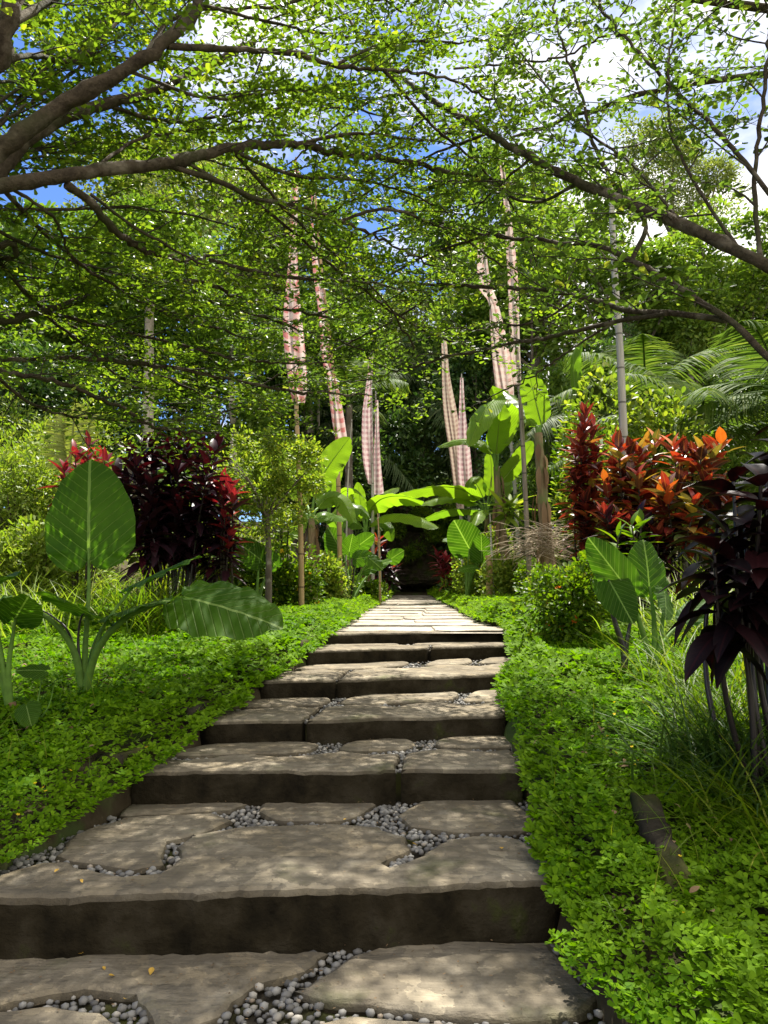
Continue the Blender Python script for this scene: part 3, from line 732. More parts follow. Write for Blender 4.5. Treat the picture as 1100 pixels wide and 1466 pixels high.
# fallen leaves on the treads
mbp = MB(); leaves(mbp, [(0, 0, 0)], [(1, 0, 0)], [(0, 0, 1)], 1., 1., tmpl(5, lambda x: math.sin(math.pi * min(1, x * .96 + .02)) ** .8, .4, -.25)); LF = mbp.mesh('fallen_leaf', M['fallen'])
FALL = [(118, 1264, 1, 'yellow fallen leaf on the second tread, larger of the two left of its middle'), (78, 1249, 1, 'small yellow fallen leaf on the second tread near the left kerb'),
        (110, 1367, 0, 'yellow fallen leaf lying against the foot of the tallest riser at left'), (164, 1397, 0, 'brown-yellow fallen leaf in the middle of the lowest left stone'),
        (215, 1396, 0, 'orange fallen leaf above the left pebble pocket of the lowest tread'), (150, 1389, 0, 'tiny yellow leaf between two other fallen leaves on the lowest tread'),
        (718, 1213, 1, 'yellow fallen leaf on the right part of the second tread'), (598, 1210, 1, 'yellow leaf fallen among pebbles in the middle of the second tread'),
        (180, 1430, 0, 'pale yellow leaf on the left pebble pocket of the lowest step'), (492, 1174, 1, 'yellow leaf fallen by the pebbles at the back of the second tread')]
for px, py, k, lab in FALL:
    p = G(px, py, ZS[k] + .006); s = rnd.uniform(.018, .032)
    o = link('fallen_leaf', LF, None, p, (rnd.uniform(-.2, .2), rnd.uniform(-.2, .2), rnd.uniform(0, 6.3)), (s, s * .6, s)); tag(o, lab, 'leaf', 'yellow leaves fallen on the steps')

# crumbs of soil, bark and dry leaf on the treads
mb = MB(); pos = []
for k, (z, polys, bed) in enumerate(STEP_POLYS):
    mn, mx = bed.min(0), bed.max(0); N = [420, 420, 200, 150, 100, 80][k]
    x = rng.uniform(mn[0], mx[0], N); y = mn[1] + (mx[1] - mn[1]) * rng.uniform(0, 1, N) ** .6
    ok = inpoly(bed, x, y) & (y > 1.6); pos.append(np.c_[x, y, np.full(N, z + .006)][ok])
pos = np.concatenate(pos); n = len(pos)
leaves(mb, pos, rdir(n) * np.array([1, 1, .15]), np.array([0, 0, 1.]) + rdir(n) * .3, rng.uniform(.004, .016, n), rng.uniform(.002, .007, n), T_HEX)
tag(mb.obj('litter', M['dead']), 'crumbs of soil and dry leaf scattered on the treads', None, None, 'stuff')
# ------------------------------------------------------------------ ground cover, lawn edges, grass
def cover(name, lab, side, y0, y1, dens_f, size_f, wmax, mat, hscale=.07, seed=0, four=True, xin=-.05):
    r = np.random.default_rng(seed); mb = MB(); tot = 0
    yb = y0
    while yb < y1:
        dy = .25 * max(1, yb / 4); ym = yb + dy / 2
        dn = dens_f(ym); sz = size_f(ym); w = wmax(ym)
        n = int(dn * dy * w)
        y = r.uniform(yb, yb + dy, n); u = r.uniform(xin - (.08 if side > 0 and ym < 2.42 else 0), w, n)
        u = u + (fbm(y, y * 0 + seed, 3.0, 9) - .5) * .16 * (1 - sstep(u, 0, .32))
        x = (xL(y) - u) if side < 0 else (xR(y) + u)
        cl = fbm(x, y, 2.4, 21 + seed)
        keep = (r.uniform(size=n) < .5 + 1.2 * cl) & (np.abs(x / np.maximum(y, .5)) < .72)
        x, y, u, cl = x[keep], y[keep], u[keep], cl[keep]; n = len(x)
        z = hgt(np.where(side < 0, np.minimum(x, xL(y) - .06), np.maximum(x, xR(y) + .06)), y) + hscale * (.25 + 1.5 * (cl - .2) * r.uniform(.4, 1, n)) * sstep(u, -.08, .2) + .01
        z = z + np.where(u < .22, .035, 0)
        c = np.c_[x, y, z]
        up = nrm(np.c_[r.normal(size=(n, 2)) * .42 + np.array([0, -.15]), np.ones(n)])
        a0 = r.uniform(0, 6.3, n)
        ref = nrm(np.cross(up, [0, 1., .1])); ref2 = np.cross(up, ref)
        s = sz * r.uniform(.55, 1.25, n) * (.65 + .8 * fbm(x, y, 1.7, 77))
        for q in range(4 if four else 2):
            a = a0 + (q * (np.pi / 2) + (.35 if q % 2 else -.35) if four else q * 2.6)
            d = ref * np.cos(a)[:, None] + ref2 * np.sin(a)[:, None] + up * .15
            leaves(mb, c, d, up + rdir(n) * .25, s, s * .62, T_OBO if ym < 7 else T_QUAD)
        tot += n; yb += dy
    o = mb.obj(name, mat); tag(o, lab, None, None, 'stuff'); print(name, tot); return o
near_d = lambda y: 3600 if y < 2.6 else 3600 * (2.6 / y) ** 1.5
near_s = lambda y: .025 * max(1, (y / 2.6)) ** .75
cover('ground_cover', 'peanut plant ground cover with four-part leaves on the left bank', -1, 1.6, 9.5, near_d, near_s, lambda y: min(3.6, .25 + y * .62), M['cover'], .085, 1, True, -.09)
cover('ground_cover', 'peanut plant ground cover with four-part leaves spilling over the right kerb', 1, 1.4, 9.5, lambda y: near_d(y) * 1.1, near_s, lambda y: min(3.6, .3 + y * .52), M['cover'], .11, 2, True, -.03)
cover('lawn', 'bright low leafy lawn strip left of the level path', -1, 7.6, 26, lambda y: 1300 * (8 / y) ** 1.2, lambda y: .04 * (y / 8) ** .6, lambda y: 2.2, M['lawn'], .10, 3, False)
cover('lawn', 'bright low leafy lawn strip right of the level path', 1, 7.6, 26, lambda y: 1300 * (8 / y) ** 1.2, lambda y: .04 * (y / 8) ** .6, lambda y: 2.4, M['lawn'], .12, 4, False)
# yellow flowers in the ground cover
mbp = MB()
a = np.arange(5) * 2 * np.pi / 5
leaves(mbp, np.zeros((5, 3)), np.c_[np.cos(a), np.sin(a), np.full(5, .5)], np.tile([0, 0, 1.], (5, 1)), 1.0, .9, T_OBO)
FY = mbp.mesh('flower', M['flower_y'])
mbs = MB(); tube(mbs, [(0, 0, 0), (0.004, 0, .03), (0, 0, .06)], .0012, 4); FS = mbs.mesh('stem', M['ear_petiole'])
def gflower(px, py):
    p = GH(px, py, .07)
    f = link('wild_flower', FY, None, p + (0, 0, .085), (rnd.uniform(-.7, .4), rnd.uniform(-.4, .4), rnd.uniform(0, 6)), (.0095,) * 3)
    tag(f, 'tiny yellow flower standing above the ground cover', 'flower', 'yellow flowers in the ground cover')
    s = link('stem', FS, f, (0, 0, -6.3), (0, 0, 0), (105, 105, 105))
for px, py in [(880, 1027), (937, 1002), (857, 1041), (966, 1016), (882, 1084), (911, 1102), (839, 1126), (926, 1147), (913, 1096), (968, 1087), (797, 1039), (912, 1037), (1010, 1356), (1005, 1360), (1028, 1361), (978, 1316), (974, 1236), (843, 1258), (1014, 1041), (960, 1056), (880, 1010), (905, 1075),
               (62, 1134), (50, 1128), (65, 1140), (165, 1045), (25, 1175), (210, 1075), (100, 1110), (905, 1005), (985, 1030), (870, 1060)]: gflower(px, py)

def tuft(name, lab, base, n, L, spread, mat, W=.012, seed=0, lean=(0, 0), droop=None, cat='grass clump', group=None):
    r = np.random.default_rng(seed); mb = MB()
    pos = np.c_[r.normal(size=(n, 2)) * spread, np.zeros(n)]
    w = np.asarray(base)[None] + pos; pos[:, 2] = hgt(w[:, 0], w[:, 1]) - base[2] - .01
    d = np.c_[r.normal(size=(n, 2)) * .42 + np.array(lean), np.ones(n)]
    leaves(mb, pos, d, nrm(np.c_[d[:, :2] * -1, np.full(n, .3)]) + rdir(n) * .3, L * r.uniform(.55, 1.1, n), W, T_STRAP)
    o = mb.obj(name, mat); o.location = tuple(map(float, base)); return tag(o, lab, cat, group)
tuft('grass_clump', 'shaded arching grass clump at the right frame edge above the ground cover', GH(1075, 1190), 160, .40, .13, M['grass'], .012, 1, (-.3, -.2))
tuft('grass_clump', 'long grass growing under the dark foreground shrub on the right', GH(1010, 1000), 220, .55, .20, M['grass'], .012, 2)
tuft('grass_clump', 'light green grass clump behind the pale elephant ear stalks', GH(1000, 925), 160, .65, .2, M['pale'], .014, 3)
tuft('grass_clump', 'tall sunlit grass right of the orange flowering shrub', GH(1040, 920), 260, .7, .3, M['pale'], .014, 4)
tuft('grass_clump', 'dark fountain grass tuft behind the big elephant ear', GH(205, 905), 420, .65, .20, M['grass'], .014, 5)
tuft('grass_clump', 'fountain grass tuft right of the big upright leaf', GH(262, 890), 300, .55, .2, M['grass'], .014, 6)
tuft('grass_clump', 'sunlit grass on the left bank behind the upright leaf', GH(70, 850), 500, .7, .45, M['pale'], .016, 7)
tuft('grass_clump', 'sunlit grass at the left frame edge below the pale bushes', GH(10, 900), 420, .6, .45, M['pale'], .016, 8)

# dead leaves and stray stems lying in the ground cover
mb = MB(); n = 900; y = rng.uniform(1.6, 8, n); u = rng.uniform(0, 2.2, n); sd = rng.choice([-1, 1], n)
x = np.where(sd < 0, xL(y) - u, xR(y) + u); m = np.abs(x / y) < .6; x, y, n = x[m], y[m], int(m.sum())
leaves(mb, np.c_[x, y, hgt(x, y) + rng.uniform(.03, .12, n)], rdir(n) * np.array([1, 1, .4]), np.array([0, 0, 1.]) + rdir(n) * .5, rng.uniform(.015, .05, n), rng.uniform(.008, .02, n), T_LANCE)
tag(mb.obj('leaf_litter', M['dead']), 'dead brown leaves caught in the ground cover', None, None, 'stuff')
mb = MB(); n = 2600; y = rng.uniform(1.6, 7, n); u = rng.uniform(.05, 2.4, n); sd = rng.choice([-1, 1], n)
x = np.where(sd < 0, xL(y) - u, xR(y) + u); m = (np.abs(x / y) < .6) & (fbm(x, y, 1.1, 55) > .52); x, y, n = x[m], y[m], int(m.sum())
leaves(mb, np.c_[x, y, hgt(x, y)], np.c_[rng.normal(size=(n, 2)) * .5, np.ones(n)], rdir(n), rng.uniform(.10, .24, n), .006, T_STRAP)
tag(mb.obj('grass', M['grass']), 'thin grass blades growing through the ground cover', None, None, 'stuff')

tuft('grass_clump', 'dark grass clump hiding the stems of the black purple shrub', GH(1055, 1075), 420, .50, .14, M['grass'], .011, 9, (-.1, -.15))

tuft('grass_clump', 'deep shaded grass clump in front of the black purple shrub at the right edge', GH(1062, 1120), 520, .50, .17, M['tree_c'], .013, 10, (-.2, -.2))  # dark leaf colour stands in for the shade on this grass
# ------------------------------------------------------------------ elephant ears
def ear_plant(label, base, items, mat='ear', group=None, dark=False, stem=True):
    """items: list of (petiole pixel path incl. joint, depth at joint, leaf tip pixel, tip depth, face vec, L, W, petiole radius, petiole mat)"""
    t = thing('elephant_ear_plant', label, 'elephant ear', base, group)
    b = np.asarray(base, float)
    if stem:
        mb = MB(); tube(mb, [b * 0 + (0, 0, -.06), (0.005, 0, .03), (0, 0, .09)], [.034, .036, .026], 9, rough=.08); mb.obj('corm', M['dead'], t)
    for i, it in enumerate(items):
        path, dj, tip, dt, face, L, W, pr, pm = it
        d0 = b[1]; n = len(path)
        pts = [b + (0, 0, .03)] + [P(q[0], q[1], d0 + (dj - d0) * (k + 1) / n) for k, q in enumerate(path)]
        mb = MB(); pp = smooth_path(pts, 18); tube(mb, pp - b, np.linspace(pr * 1.45, pr * .45, 18), 8)
        pet = mb.obj('petiole', M[pm], t)
        if tip is None: continue
        at = pts[-1]; tp = P(tip[0], tip[1], dt); dvec = tp - at
        if L is None: L = np.linalg.norm(dvec) / .82
        mb = MB(); ear_leaf(mb, at - b, dvec, face, L, W * L, .12, .03, i + 3)
        mb.obj('leaf', M[mat], pet)
e0 = GH(120, 1003)
de = e0[1]
ear_plant('big elephant ear with one huge upright leaf left of the stairs', e0, [
    ([(122, 930), (127, 850), (127, 785)], de + .05, (126, 655), de + .10, (0.05, -1, .12), None, .76, .016, 'ear_petiole'),
    ([(140, 930), (180, 885), (235, 862), (278, 858)], de - .25, (402, 888), de - .5, (.10, -.75, .85), None, .62, .019, 'ear_petiole'),
    ([(135, 925), (160, 880), (195, 835)], de + .25, (285, 788), de + .45, (-.25, -.05, 1), None, .62, .014, 'ear_petiole'),
    ([(140, 920), (155, 885), (168, 878)], de - .15, (240, 848), de - .5, (-.1, -.25, 1), None, .5, .012, 'ear_petiole'),
    ([(105, 930), (75, 890), (35, 868), (0, 862)], de - .1, (-90, 900), de - .3, (-.2, -.4, 1), None, .7, .019, 'ear_petiole'),
    ([(112, 920), (118, 880), (130, 880)], de - .05, (65, 838), de - .5, (.1, -.5, 1), None, .6, .010, 'dark_petiole'),
    ([(100, 910), (78, 885), (62, 875)], de + .1, None, 0, None, 0, 0, .010, 'dark_petiole'),
    ([(140, 930), (155, 905)], de - .05, None, 0, None, 0, 0, .011, 'dark_petiole'),
])
e1 = GH(14, 1030)
ear_plant('elephant ear cut by the left frame edge, pale green stalks', e1, [
    ([(12, 960), (20, 900), (22, 885)], e1[1] - .05, (45, 845), e1[1] - .35, (.5, -.5, .6), None, .5, .016, 'ear_petiole'),
    ([(5, 960), (-10, 880), (-30, 840)], e1[1] - .05, (15, 815), e1[1] - .3, (.2, -.5, .8), None, .6, .016, 'ear_petiole'),
    ([(0, 970), (-30, 930)], e1[1], (-90, 960), e1[1] - .2, (0, -.3, 1), None, .6, .014, 'ear_petiole')])
e2 = GH(48, 1050)
ear_plant('small young elephant ear with a low drooping round leaf beside the left bank edge', e2, [
    ([(40, 1030), (38, 1012)], e2[1] - .05, (48, 1054), e2[1] - .16, (.2, -1, .35), .15, .85, .005, 'ear_petiole'),
    ([(55, 1000), (62, 960)], e2[1] - .02, (30, 958), e2[1] - .05, (.1, -.5, .9), .16, .8, .005, 'ear_petiole'),
    ([(70, 1010), (78, 975)], e2[1], (92, 962), e2[1] - .1, (.2, -.6, .7), .12, .6, .004, 'ear_petiole')], stem=False)
e3 = GH(895, 972)
ear_plant('elephant ear on black stalks right of the stairs', e3, [
    ([(893, 930), (878, 880), (872, 830)], e3[1], (906, 890), e3[1] - .22, (-.35, -1, .4), None, .55, .019, 'dark_petiole'),
    ([(897, 925), (905, 880)], e3[1], None, 0, None, 0, 0, .018, 'dark_petiole')])
e4 = GH(936, 966)
ear_plant('elephant ear on thick pale green stalks next to the black stalked one', e4, [
    ([(928, 930), (912, 880), (895, 838)], e4[1] - .05, (842, 768), e4[1] + .05, (-.5, -1, .5), None, .5, .018, 'ear_petiole'),
    ([(938, 930), (936, 880), (930, 840)], e4[1] + .15, (925, 770), e4[1] + .25, (.3, -1, .35), None, .72, .019, 'ear_petiole'),
    ([(945, 925), (950, 880), (952, 850)], e4[1] + .1, (958, 885), e4[1] - .1, (.6, -1, .2), None, .6, .016, 'ear_petiole'),
    ([(945, 930), (962, 905), (985, 885)], e4[1] + .2, (1010, 850), e4[1] + .35, (.2, -.3, 1), None, .5, .015, 'ear_petiole'),
    ([(940, 950), (948, 943)], e4[1] - .1, (950, 935), e4[1] - .1, (.5, -.6, .5), .10, .6, .01, 'ear_petiole')])
def far_ears(label, px, d, its, mat='ear', group=None):
    b = onground(px, d)
    ear_plant(label, b, [([(px + (j[0] - px) * .4, (j[1] + 850) / 2), j], d + dz, tip, d + dz - .1, face, None, W, .02, pm) for (j, tip, face, W, dz, pm) in its], mat, group)
far_ears('elephant ear with large pleated leaf below the red flower by the grotto', 668, 15.0, [((672, 785), (650, 745), (-.3, -1, .2), .9, 0, 'ear_petiole'), ((683, 775), (655, 758), (-.2, -.6, .8), .7, .4, 'ear_petiole'), ((664, 770), (634, 772), (-.2, -.5, .8), .6, .5, 'ear_petiole'), ((690, 800), (690, 765), (.2, -1, .3), .8, -.2, 'ear_petiole'), ((680, 812), (655, 815), (0, -.5, .9), .7, -.3, 'ear_petiole')])
far_ears('clump of elephant ears around the dark stalk beside the second left pole', 503, 14.0, [((510, 800), (535, 795), (.2, -1, .4), .8, -.2, 'dark_petiole'), ((500, 790), (505, 765), (0, -1, .3), .8, 0, 'ear_petiole'), ((525, 815), (560, 800), (.2, -.6, .9), .6, .1, 'ear_petiole'), ((515, 780), (535, 765), (.3, -1, .2), .8, .4, 'ear_petiole'), ((492, 795), (470, 755), (-.1, -1, .3), .7, .6, 'ear_petiole'), ((530, 800), (548, 815), (.3, -1, .2), .7, -.4, 'ear_petiole'), ((560, 800), (578, 788), (.1, -1, .3), .8, .8, 'ear_petiole')])
far_ears('elephant ear with dull green leaf between the clipped tree and the red leaved shrub', 368, 10.0, [((372, 800), (335, 772), (-.1, -1, .5), .7, 0, 'ear_petiole'), ((395, 810), (380, 790), (-.1, -1, .5), .8, .3, 'ear_petiole')])
far_ears('low elephant ears in front of the first tan pole', 440, 12.0, [((440, 830), (470, 835), (.1, -.5, .9), .5, 0, 'ear_petiole'), ((432, 832), (402, 822), (-.1, -.5, .9), .5, 0, 'ear_petiole')])

# ------------------------------------------------------------------ banana plants
def banana(label, base, stem, dstem, lv, group='banana plants along the path', r0=.11):
    """stem: pixel points upward from the base; leaves: (pixel pts with depth offset, width px, face, mat, fold)"""
    t = thing('banana_plant', label, 'banana plant', base, group); b = np.asarray(base, float)
    pts = [b - (0, 0, .05)] + [P(x, y, dstem) for x, y in stem]
    n = 16; pp = smooth_path(pts, n); mb = MB(); tube(mb, pp - b, np.linspace(r0, r0 * .5, n), 12, rough=.05)
    mb.obj('pseudostem', M['pseudostem'], t)
    # dry leaf sheaths hanging along the stem
    mb = MB(); k = 16; ii = rng.integers(5, n - 1, k); a = rng.uniform(0, 6.3, k)
    out = np.c_[np.cos(a), np.sin(a), np.zeros(k)]
    leaves(mb, pp[ii] - b + out * r0 * .7, out * .35 + np.array([0, 0, -1]), out, rng.uniform(.25, .6, k), .09, T_LANCE); mb.obj('dry_sheath', M['dead'], t)
    for i, (pts, w, face, mt, fold) in enumerate(lv):
        q = [P(p[0], p[1], dstem + (p[2] if len(p) > 2 else 0)) for p in pts]
        W = w * np.mean([p[1] for p in q]) / F
        pet0 = pp[-1]
        mb = MB(); L = np.linalg.norm(q[1] - q[0])
        tube(mb, smooth_path([pet0 - (0, 0, .15), (pet0 + q[0]) / 2 + (0, 0, .02), q[0]], 8) - b, np.linspace(.035, .02, 8), 6)
        pt = mb.obj('petiole', M['ear_petiole'], t)
        mb = MB(); blade(mb, np.array(q) - b, W, banana_prof, face, fold, 30, 5, .05, .16, i + int(w)); mb.obj('leaf', M[mt], pt)
FC = (0, -1, -.3); UPV = (0, -.25, 1)
banana('banana plant left of the path with one tall leaf pointing up right', onground(447, 13), [(448, 800), (446, 742)], 13, [
    ([(450, 712), (458, 688), (474, 662), (501, 626)], 40, (-.25, -1, -.35), 'banana', .12),
    ([(440, 748), (425, 757), (408, 770), (397, 788)], 32, (-.4, -.7, .9), 'banana', .25),
    ([(455, 728, .2), (470, 712, .3), (490, 716, .3), (506, 748, .2)], 30, (.3, -.9, .7), 'banana', .3),
    ([(438, 720, .4), (425, 690, .6), (405, 640, .8)], 36, (.3, -1, -.3), 'banana', .15),
    ([(456, 745), (475, 738, -.2), (495, 745, -.4)], 24, (.1, -.6, 1), 'banana_dark', .3),
    ([(443, 745, .3), (430, 733, .3), (410, 735, .2)], 22, (-.1, -.6, 1), 'banana_dark', .3)])
banana('slim banana plant with two upright leaves between the left poles', onground(470, 16.5), [(470, 800), (471, 735)], 16.5, [
    ([(471, 715), (476, 690), (482, 665), (484, 640)], 24, (-.2, -1, -.35), 'banana', .12),
    ([(468, 715), (462, 690), (452, 668), (440, 655)], 22, (.2, -1, -.3), 'banana', .15),
    ([(474, 725), (490, 705, -.2), (508, 700, -.4), (524, 715, -.6)], 24, (.05, .3, 1), 'banana', .25)], r0=.09)
banana('brown trunked banana plant just behind the second left pole', onground(489, 15), [(489, 810), (489, 765)], 15, [
    ([(486, 762, -.2), (478, 745, -.3), (462, 738, -.4), (446, 750, -.5)], 22, (-.2, -.9, .7), 'banana_dark', .3),
    ([(492, 755), (500, 735, .1), (515, 728, .2), (530, 742, .3)], 22, (.2, -.9, .7), 'banana_dark', .3)], r0=.12)
banana('banana plant whose long leaf arches over the path from the left', onground(524, 17), [(524, 820), (524, 768)], 17, [
    ([(522, 745), (517, 722), (512, 690)], 18, FC, 'banana', .2),
    ([(527, 735), (545, 715, -.2), (575, 710, -.4), (607, 718, -.6)], 42, (.05, .35, 1), 'banana', .3),
    ([(530, 752), (552, 738, -.3), (588, 738, -.6), (628, 756, -.9)], 36, (.05, -.55, 1), 'banana', .35),
    ([(520, 745), (508, 728, .2), (490, 728, .3), (470, 748, .4)], 26, (-.2, -.9, .7), 'banana', .3),
    ([(519, 755), (500, 745, -.1), (482, 752, -.2), (462, 772, -.3)], 24, (-.2, -.9, .7), 'banana_dark', .3),
    ([(530, 752), (545, 748, .2), (556, 755, .3), (562, 775, .4)], 26, (.4, -.9, .6), 'banana_dark', .2),
    ([(527, 740), (538, 722, .2), (556, 706, .4), (572, 698, .5)], 22, (-.1, -.8, 1), 'banana', .2),
    ([(521, 740), (508, 715, .5), (495, 702, .8)], 20, FC, 'banana', .2)], r0=.10)
banana('leaning banana plant right of the path topped by a broad folded leaf', onground(728, 15), [(726, 812), (716, 740), (711, 668)], 15, [
    ([(712, 640), (722, 590, -.1), (712, 571, -.5), (692, 592, -.9), (671, 640, -1.2)], 46, (-.7, -.9, -.1), 'banana', .2),
    ([(711, 650, -.3), (713, 625, -.5), (716, 600, -.7), (720, 578, -.7)], 34, (-.15, -1, -.35), 'banana', .12),
    ([(704, 650), (688, 636), (660, 630), (626, 640)], 20, (-.1, -.8, 1), 'banana', .3),
    ([(718, 690), (735, 670), (750, 652), (763, 632)], 30, (.3, -1, -.35), 'banana', .12),
    ([(715, 640, .3), (728, 615, .4), (740, 585, .5)], 24, (-.3, -1, -.3), 'banana', .2),
    ([(705, 640), (695, 635, -.3), (688, 640, -.4)], 22, (0, -1, .5), 'banana', .2)], r0=.12)
banana('tall bare trunked banana plant with one yellow green leaf upright at its top', onground(789, 12), [(784, 790), (776, 700), (771, 620)], 12, [
    ([(776, 608), (771, 590), (765, 565), (758, 536)], 41, (-.1, -1, -.35), 'banana', .1),
    ([(777, 610, .1), (780, 585, .1), (780, 548, .1)], 12, (1, -.4, .1), 'banana_dark', .2),
    ([(768, 610), (760, 602), (752, 606)], 18, (-.2, -.8, .6), 'banana', .25),
    ([(766, 600, .5), (750, 580, .8), (722, 560, 1.2)], 26, (.1, -.5, 1), 'banana_dark', .2)], r0=.125)
banana('banana plant whose long leaves arch over the path from the right', onground(699, 18), [(698, 810), (697, 735)], 18, [
    ([(684, 716), (660, 700, -.4), (620, 697, -.8), (572, 706, -1.2)], 40, (-.05, .35, 1), 'banana', .35),
    ([(684, 722), (655, 712, -.1), (628, 713, -.2), (600, 722, -.3)], 32, (-.05, -.4, 1), 'banana', .35),
    ([(685, 730), (655, 729, .2), (630, 733, .3), (604, 745, .4)], 28, (-.05, .3, 1), 'banana_dark', .35),
    ([(692, 712), (684, 696), (676, 690), (662, 720)], 24, (-.5, -.8, .6), 'banana', .3),
    ([(700, 710), (703, 690), (704, 668), (700, 645)], 22, FC, 'banana', .2),
    ([(703, 718), (716, 705), (735, 690), (752, 685)], 22, (.2, -.8, 1), 'banana', .3),
    ([(703, 722), (718, 718), (732, 728), (738, 745)], 20, (.3, -.8, .8), 'banana_dark', .3),
    ([(695, 730, -.4), (686, 735, -.8), (680, 752, -1.2)], 22, (-.3, -1, .5), 'banana', .3)], r0=.10)
banana('banana plant with a single narrow leaf rising behind the croton hedge', onground(838, 16), [(836, 760), (832, 620)], 16, [
    ([(830, 590), (823, 550), (822, 510), (834, 480)], 26, (-1, -.5, .2), 'banana_dark', .35), ([(835, 600), (850, 570), (870, 560)], 22, UPV, 'banana', .3)], r0=.12)

# ------------------------------------------------------------------ poles with long checked banners
def banner(label, pole, d, cloths, pmat, r0, group='tall poles with checked cloth banners', base_h=None):
    """pole: pixel points from the foot up; cloths: (left/right edge pixel rows, material)"""
    foot = onground(pole[0][0], d); t = thing('banner_pole', label, 'banner pole', foot, group)
    pts = [foot - (0, 0, .1)] + [P(x, y, d) for x, y in pole[1:]]
    n = 40; pp = smooth_path(pts, n); mb = MB(); tube(mb, pp - foot, np.linspace(r0, r0 * .35, n), 8, rough=.03)
    # joints of the culm stand proud
    mb.obj('pole', M[pmat], t)
    for ci, (rows, mt) in enumerate(cloths):
        rows = np.array(rows, float); m = 110; ys_ = np.linspace(rows[0, 0], rows[-1, 0], m)
        ed = smooth_path(rows, 200); xl = np.interp(ys_, ed[:, 0], ed[:, 1]); xr = np.interp(ys_, ed[:, 0], ed[:, 2])
        nc = 10; V = []; UV = []; h = 0
        for i in range(m):
            a = P(xl[i], ys_[i], d - .04); c = P(xr[i], ys_[i], d - .04)
            if i: h += (ys_[i] - ys_[i - 1]) * d / F
            for j in range(nc + 1):
                q = j / nc; w = np.linalg.norm(c - a)
                p = a + (c - a) * q
                y = p[1] + .2 * w * math.sin(q * 10 + .5 * math.sin(h * 1.3) + ci) * min(1, h) + .04 * math.sin(h * 2.1 + q * 2)
                V.append((p[0] + .012 * math.sin(h * 2.7 + q * 2), y, p[2] - .16 * w * math.sin(q * 3.1))); UV.append((q * w * 1.25 + .01, h))
        V = np.array(V) - foot; k = nc + 1
        i = np.arange(m - 1)[:, None] * k; j = np.arange(nc)[None]
        mb = MB(); mb.add(V, np.stack([i + j, i + j + 1, i + k + j + 1, i + k + j], -1).reshape(-1, 4), UV); mb.obj('cloth', M[mt], t)
banner('tan bamboo pole left of the path with a wide red checked cloth', [(433, 880), (430, 740), (425, 600), (421, 450), (417, 330), (424, 225)], 10.5,
       [([(242, 421, 428), (300, 414, 427), (375, 413, 428), (440, 408, 430), (480, 406, 434), (546, 412, 440), (575, 418, 438)], 'cloth_red')], 'bamboo', .042)
banner('second tan pole on the left with narrow red check cloth leaning left at the top', [(488, 862), (486, 760), (483, 640), (478, 540), (469, 460), (459, 370), (449, 240)], 14,
       [([(250, 444, 449), (350, 446, 453), (450, 456, 468), (505, 459, 474), (550, 470, 484), (610, 477, 494), (642, 483, 499)], 'cloth_red')], 'bamboo', .050)
banner('pole on the left with a blue pink checked cloth hanging to the banana leaves', [(534, 850), (534, 720), (533, 620), (531, 505)], 17,
       [([(508, 529, 534), (570, 521, 533), (600, 519, 533), (660, 520, 534), (692, 526, 536)], 'cloth_pink')], 'bamboo_grey', .045)
banner('pole with a slim pink checked cloth, right one of the left pair', [(545, 848), (542, 740), (540, 640), (538, 560)], 17.5,
       [([(572, 537, 541), (620, 536, 544), (670, 535, 546), (706, 532, 549)], 'cloth_pink')], 'bamboo_grey', .04)
banner('pole right of the path with a brown and cream checked cloth', [(664, 850), (660, 740), (650, 640), (640, 560), (635, 480)], 19,
       [([(485, 632, 639), (540, 633, 645), (600, 637, 655), (650, 643, 659), (690, 649, 663), (735, 656, 664)], 'cloth_tan')], 'bamboo_grey', .05)
banner('pole right of the path with a pink checked cloth beside the brown one', [(676, 850), (672, 740), (664, 640), (661, 535)], 18.5,
       [([(540, 659, 663), (590, 657, 667), (640, 656, 672), (690, 656, 676), (722, 664, 674)], 'cloth_pink')], 'bamboo_grey', .045)
banner('tall pole behind the leaning banana plant with faded red checked cloth', [(744, 850), (740, 740), (730, 620), (708, 480), (690, 340)], 16,
       [([(345, 684, 694), (405, 684, 703), (432, 700, 712), (470, 703, 721), (520, 705, 732), (560, 710, 737), (612, 722, 736)], 'cloth_pale')], 'bamboo_grey', .05)
banner('dark bamboo pole on the right with a long pale cloth reaching into the canopy', [(760, 866), (755, 760), (747, 600), (740, 500), (733, 380), (724, 270), (716, 215)], 12.5,
       [([(225, 714, 720), (300, 722, 731), (380, 727, 739), (460, 728, 744), (520, 731, 747), (548, 736, 747)], 'cloth_pale')], 'bamboo_dark', .048)
def lone_pole(label, px, pts, d, r0, mat, taper=.5):
    foot = onground(px, d); q = [foot - (0, 0, .1)] + [P(x, y, d) for x, y in pts]
    mb = MB(); tube(mb, smooth_path(q, 24) - foot, np.linspace(r0, r0 * taper, 24), 10, rough=.02)
    o = mb.obj('bamboo_pole', M[mat]); o.location = tuple(foot); return tag(o, label, 'pole')
lone_pole('thick grey bamboo pole standing behind the orange crotons on the right', 902, [(893, 620), (888, 500), (881, 400), (876, 300), (874, 270)], 9.6, .062, 'bamboo_grey', .55)
lone_pole('slender pale stick beside the second tan pole', 495, [(498, 700), (504, 600)], 14.6, .02, 'bamboo_grey')
lone_pole('thin pale pole in front of the arching banana on the left', 545, [(543, 780), (541, 735)], 15.5, .028, 'bamboo')
lone_pole('thin weathered stake between the right banana trunks', 706, [(704, 790), (702, 735)], 14.5, .028, 'bamboo_grey')
lone_pole('reddish stub of an old trunk at the lawn edge on the right', 700, [(701, 815), (699, 795)], 14.0, .07, 'bamboo', .8)

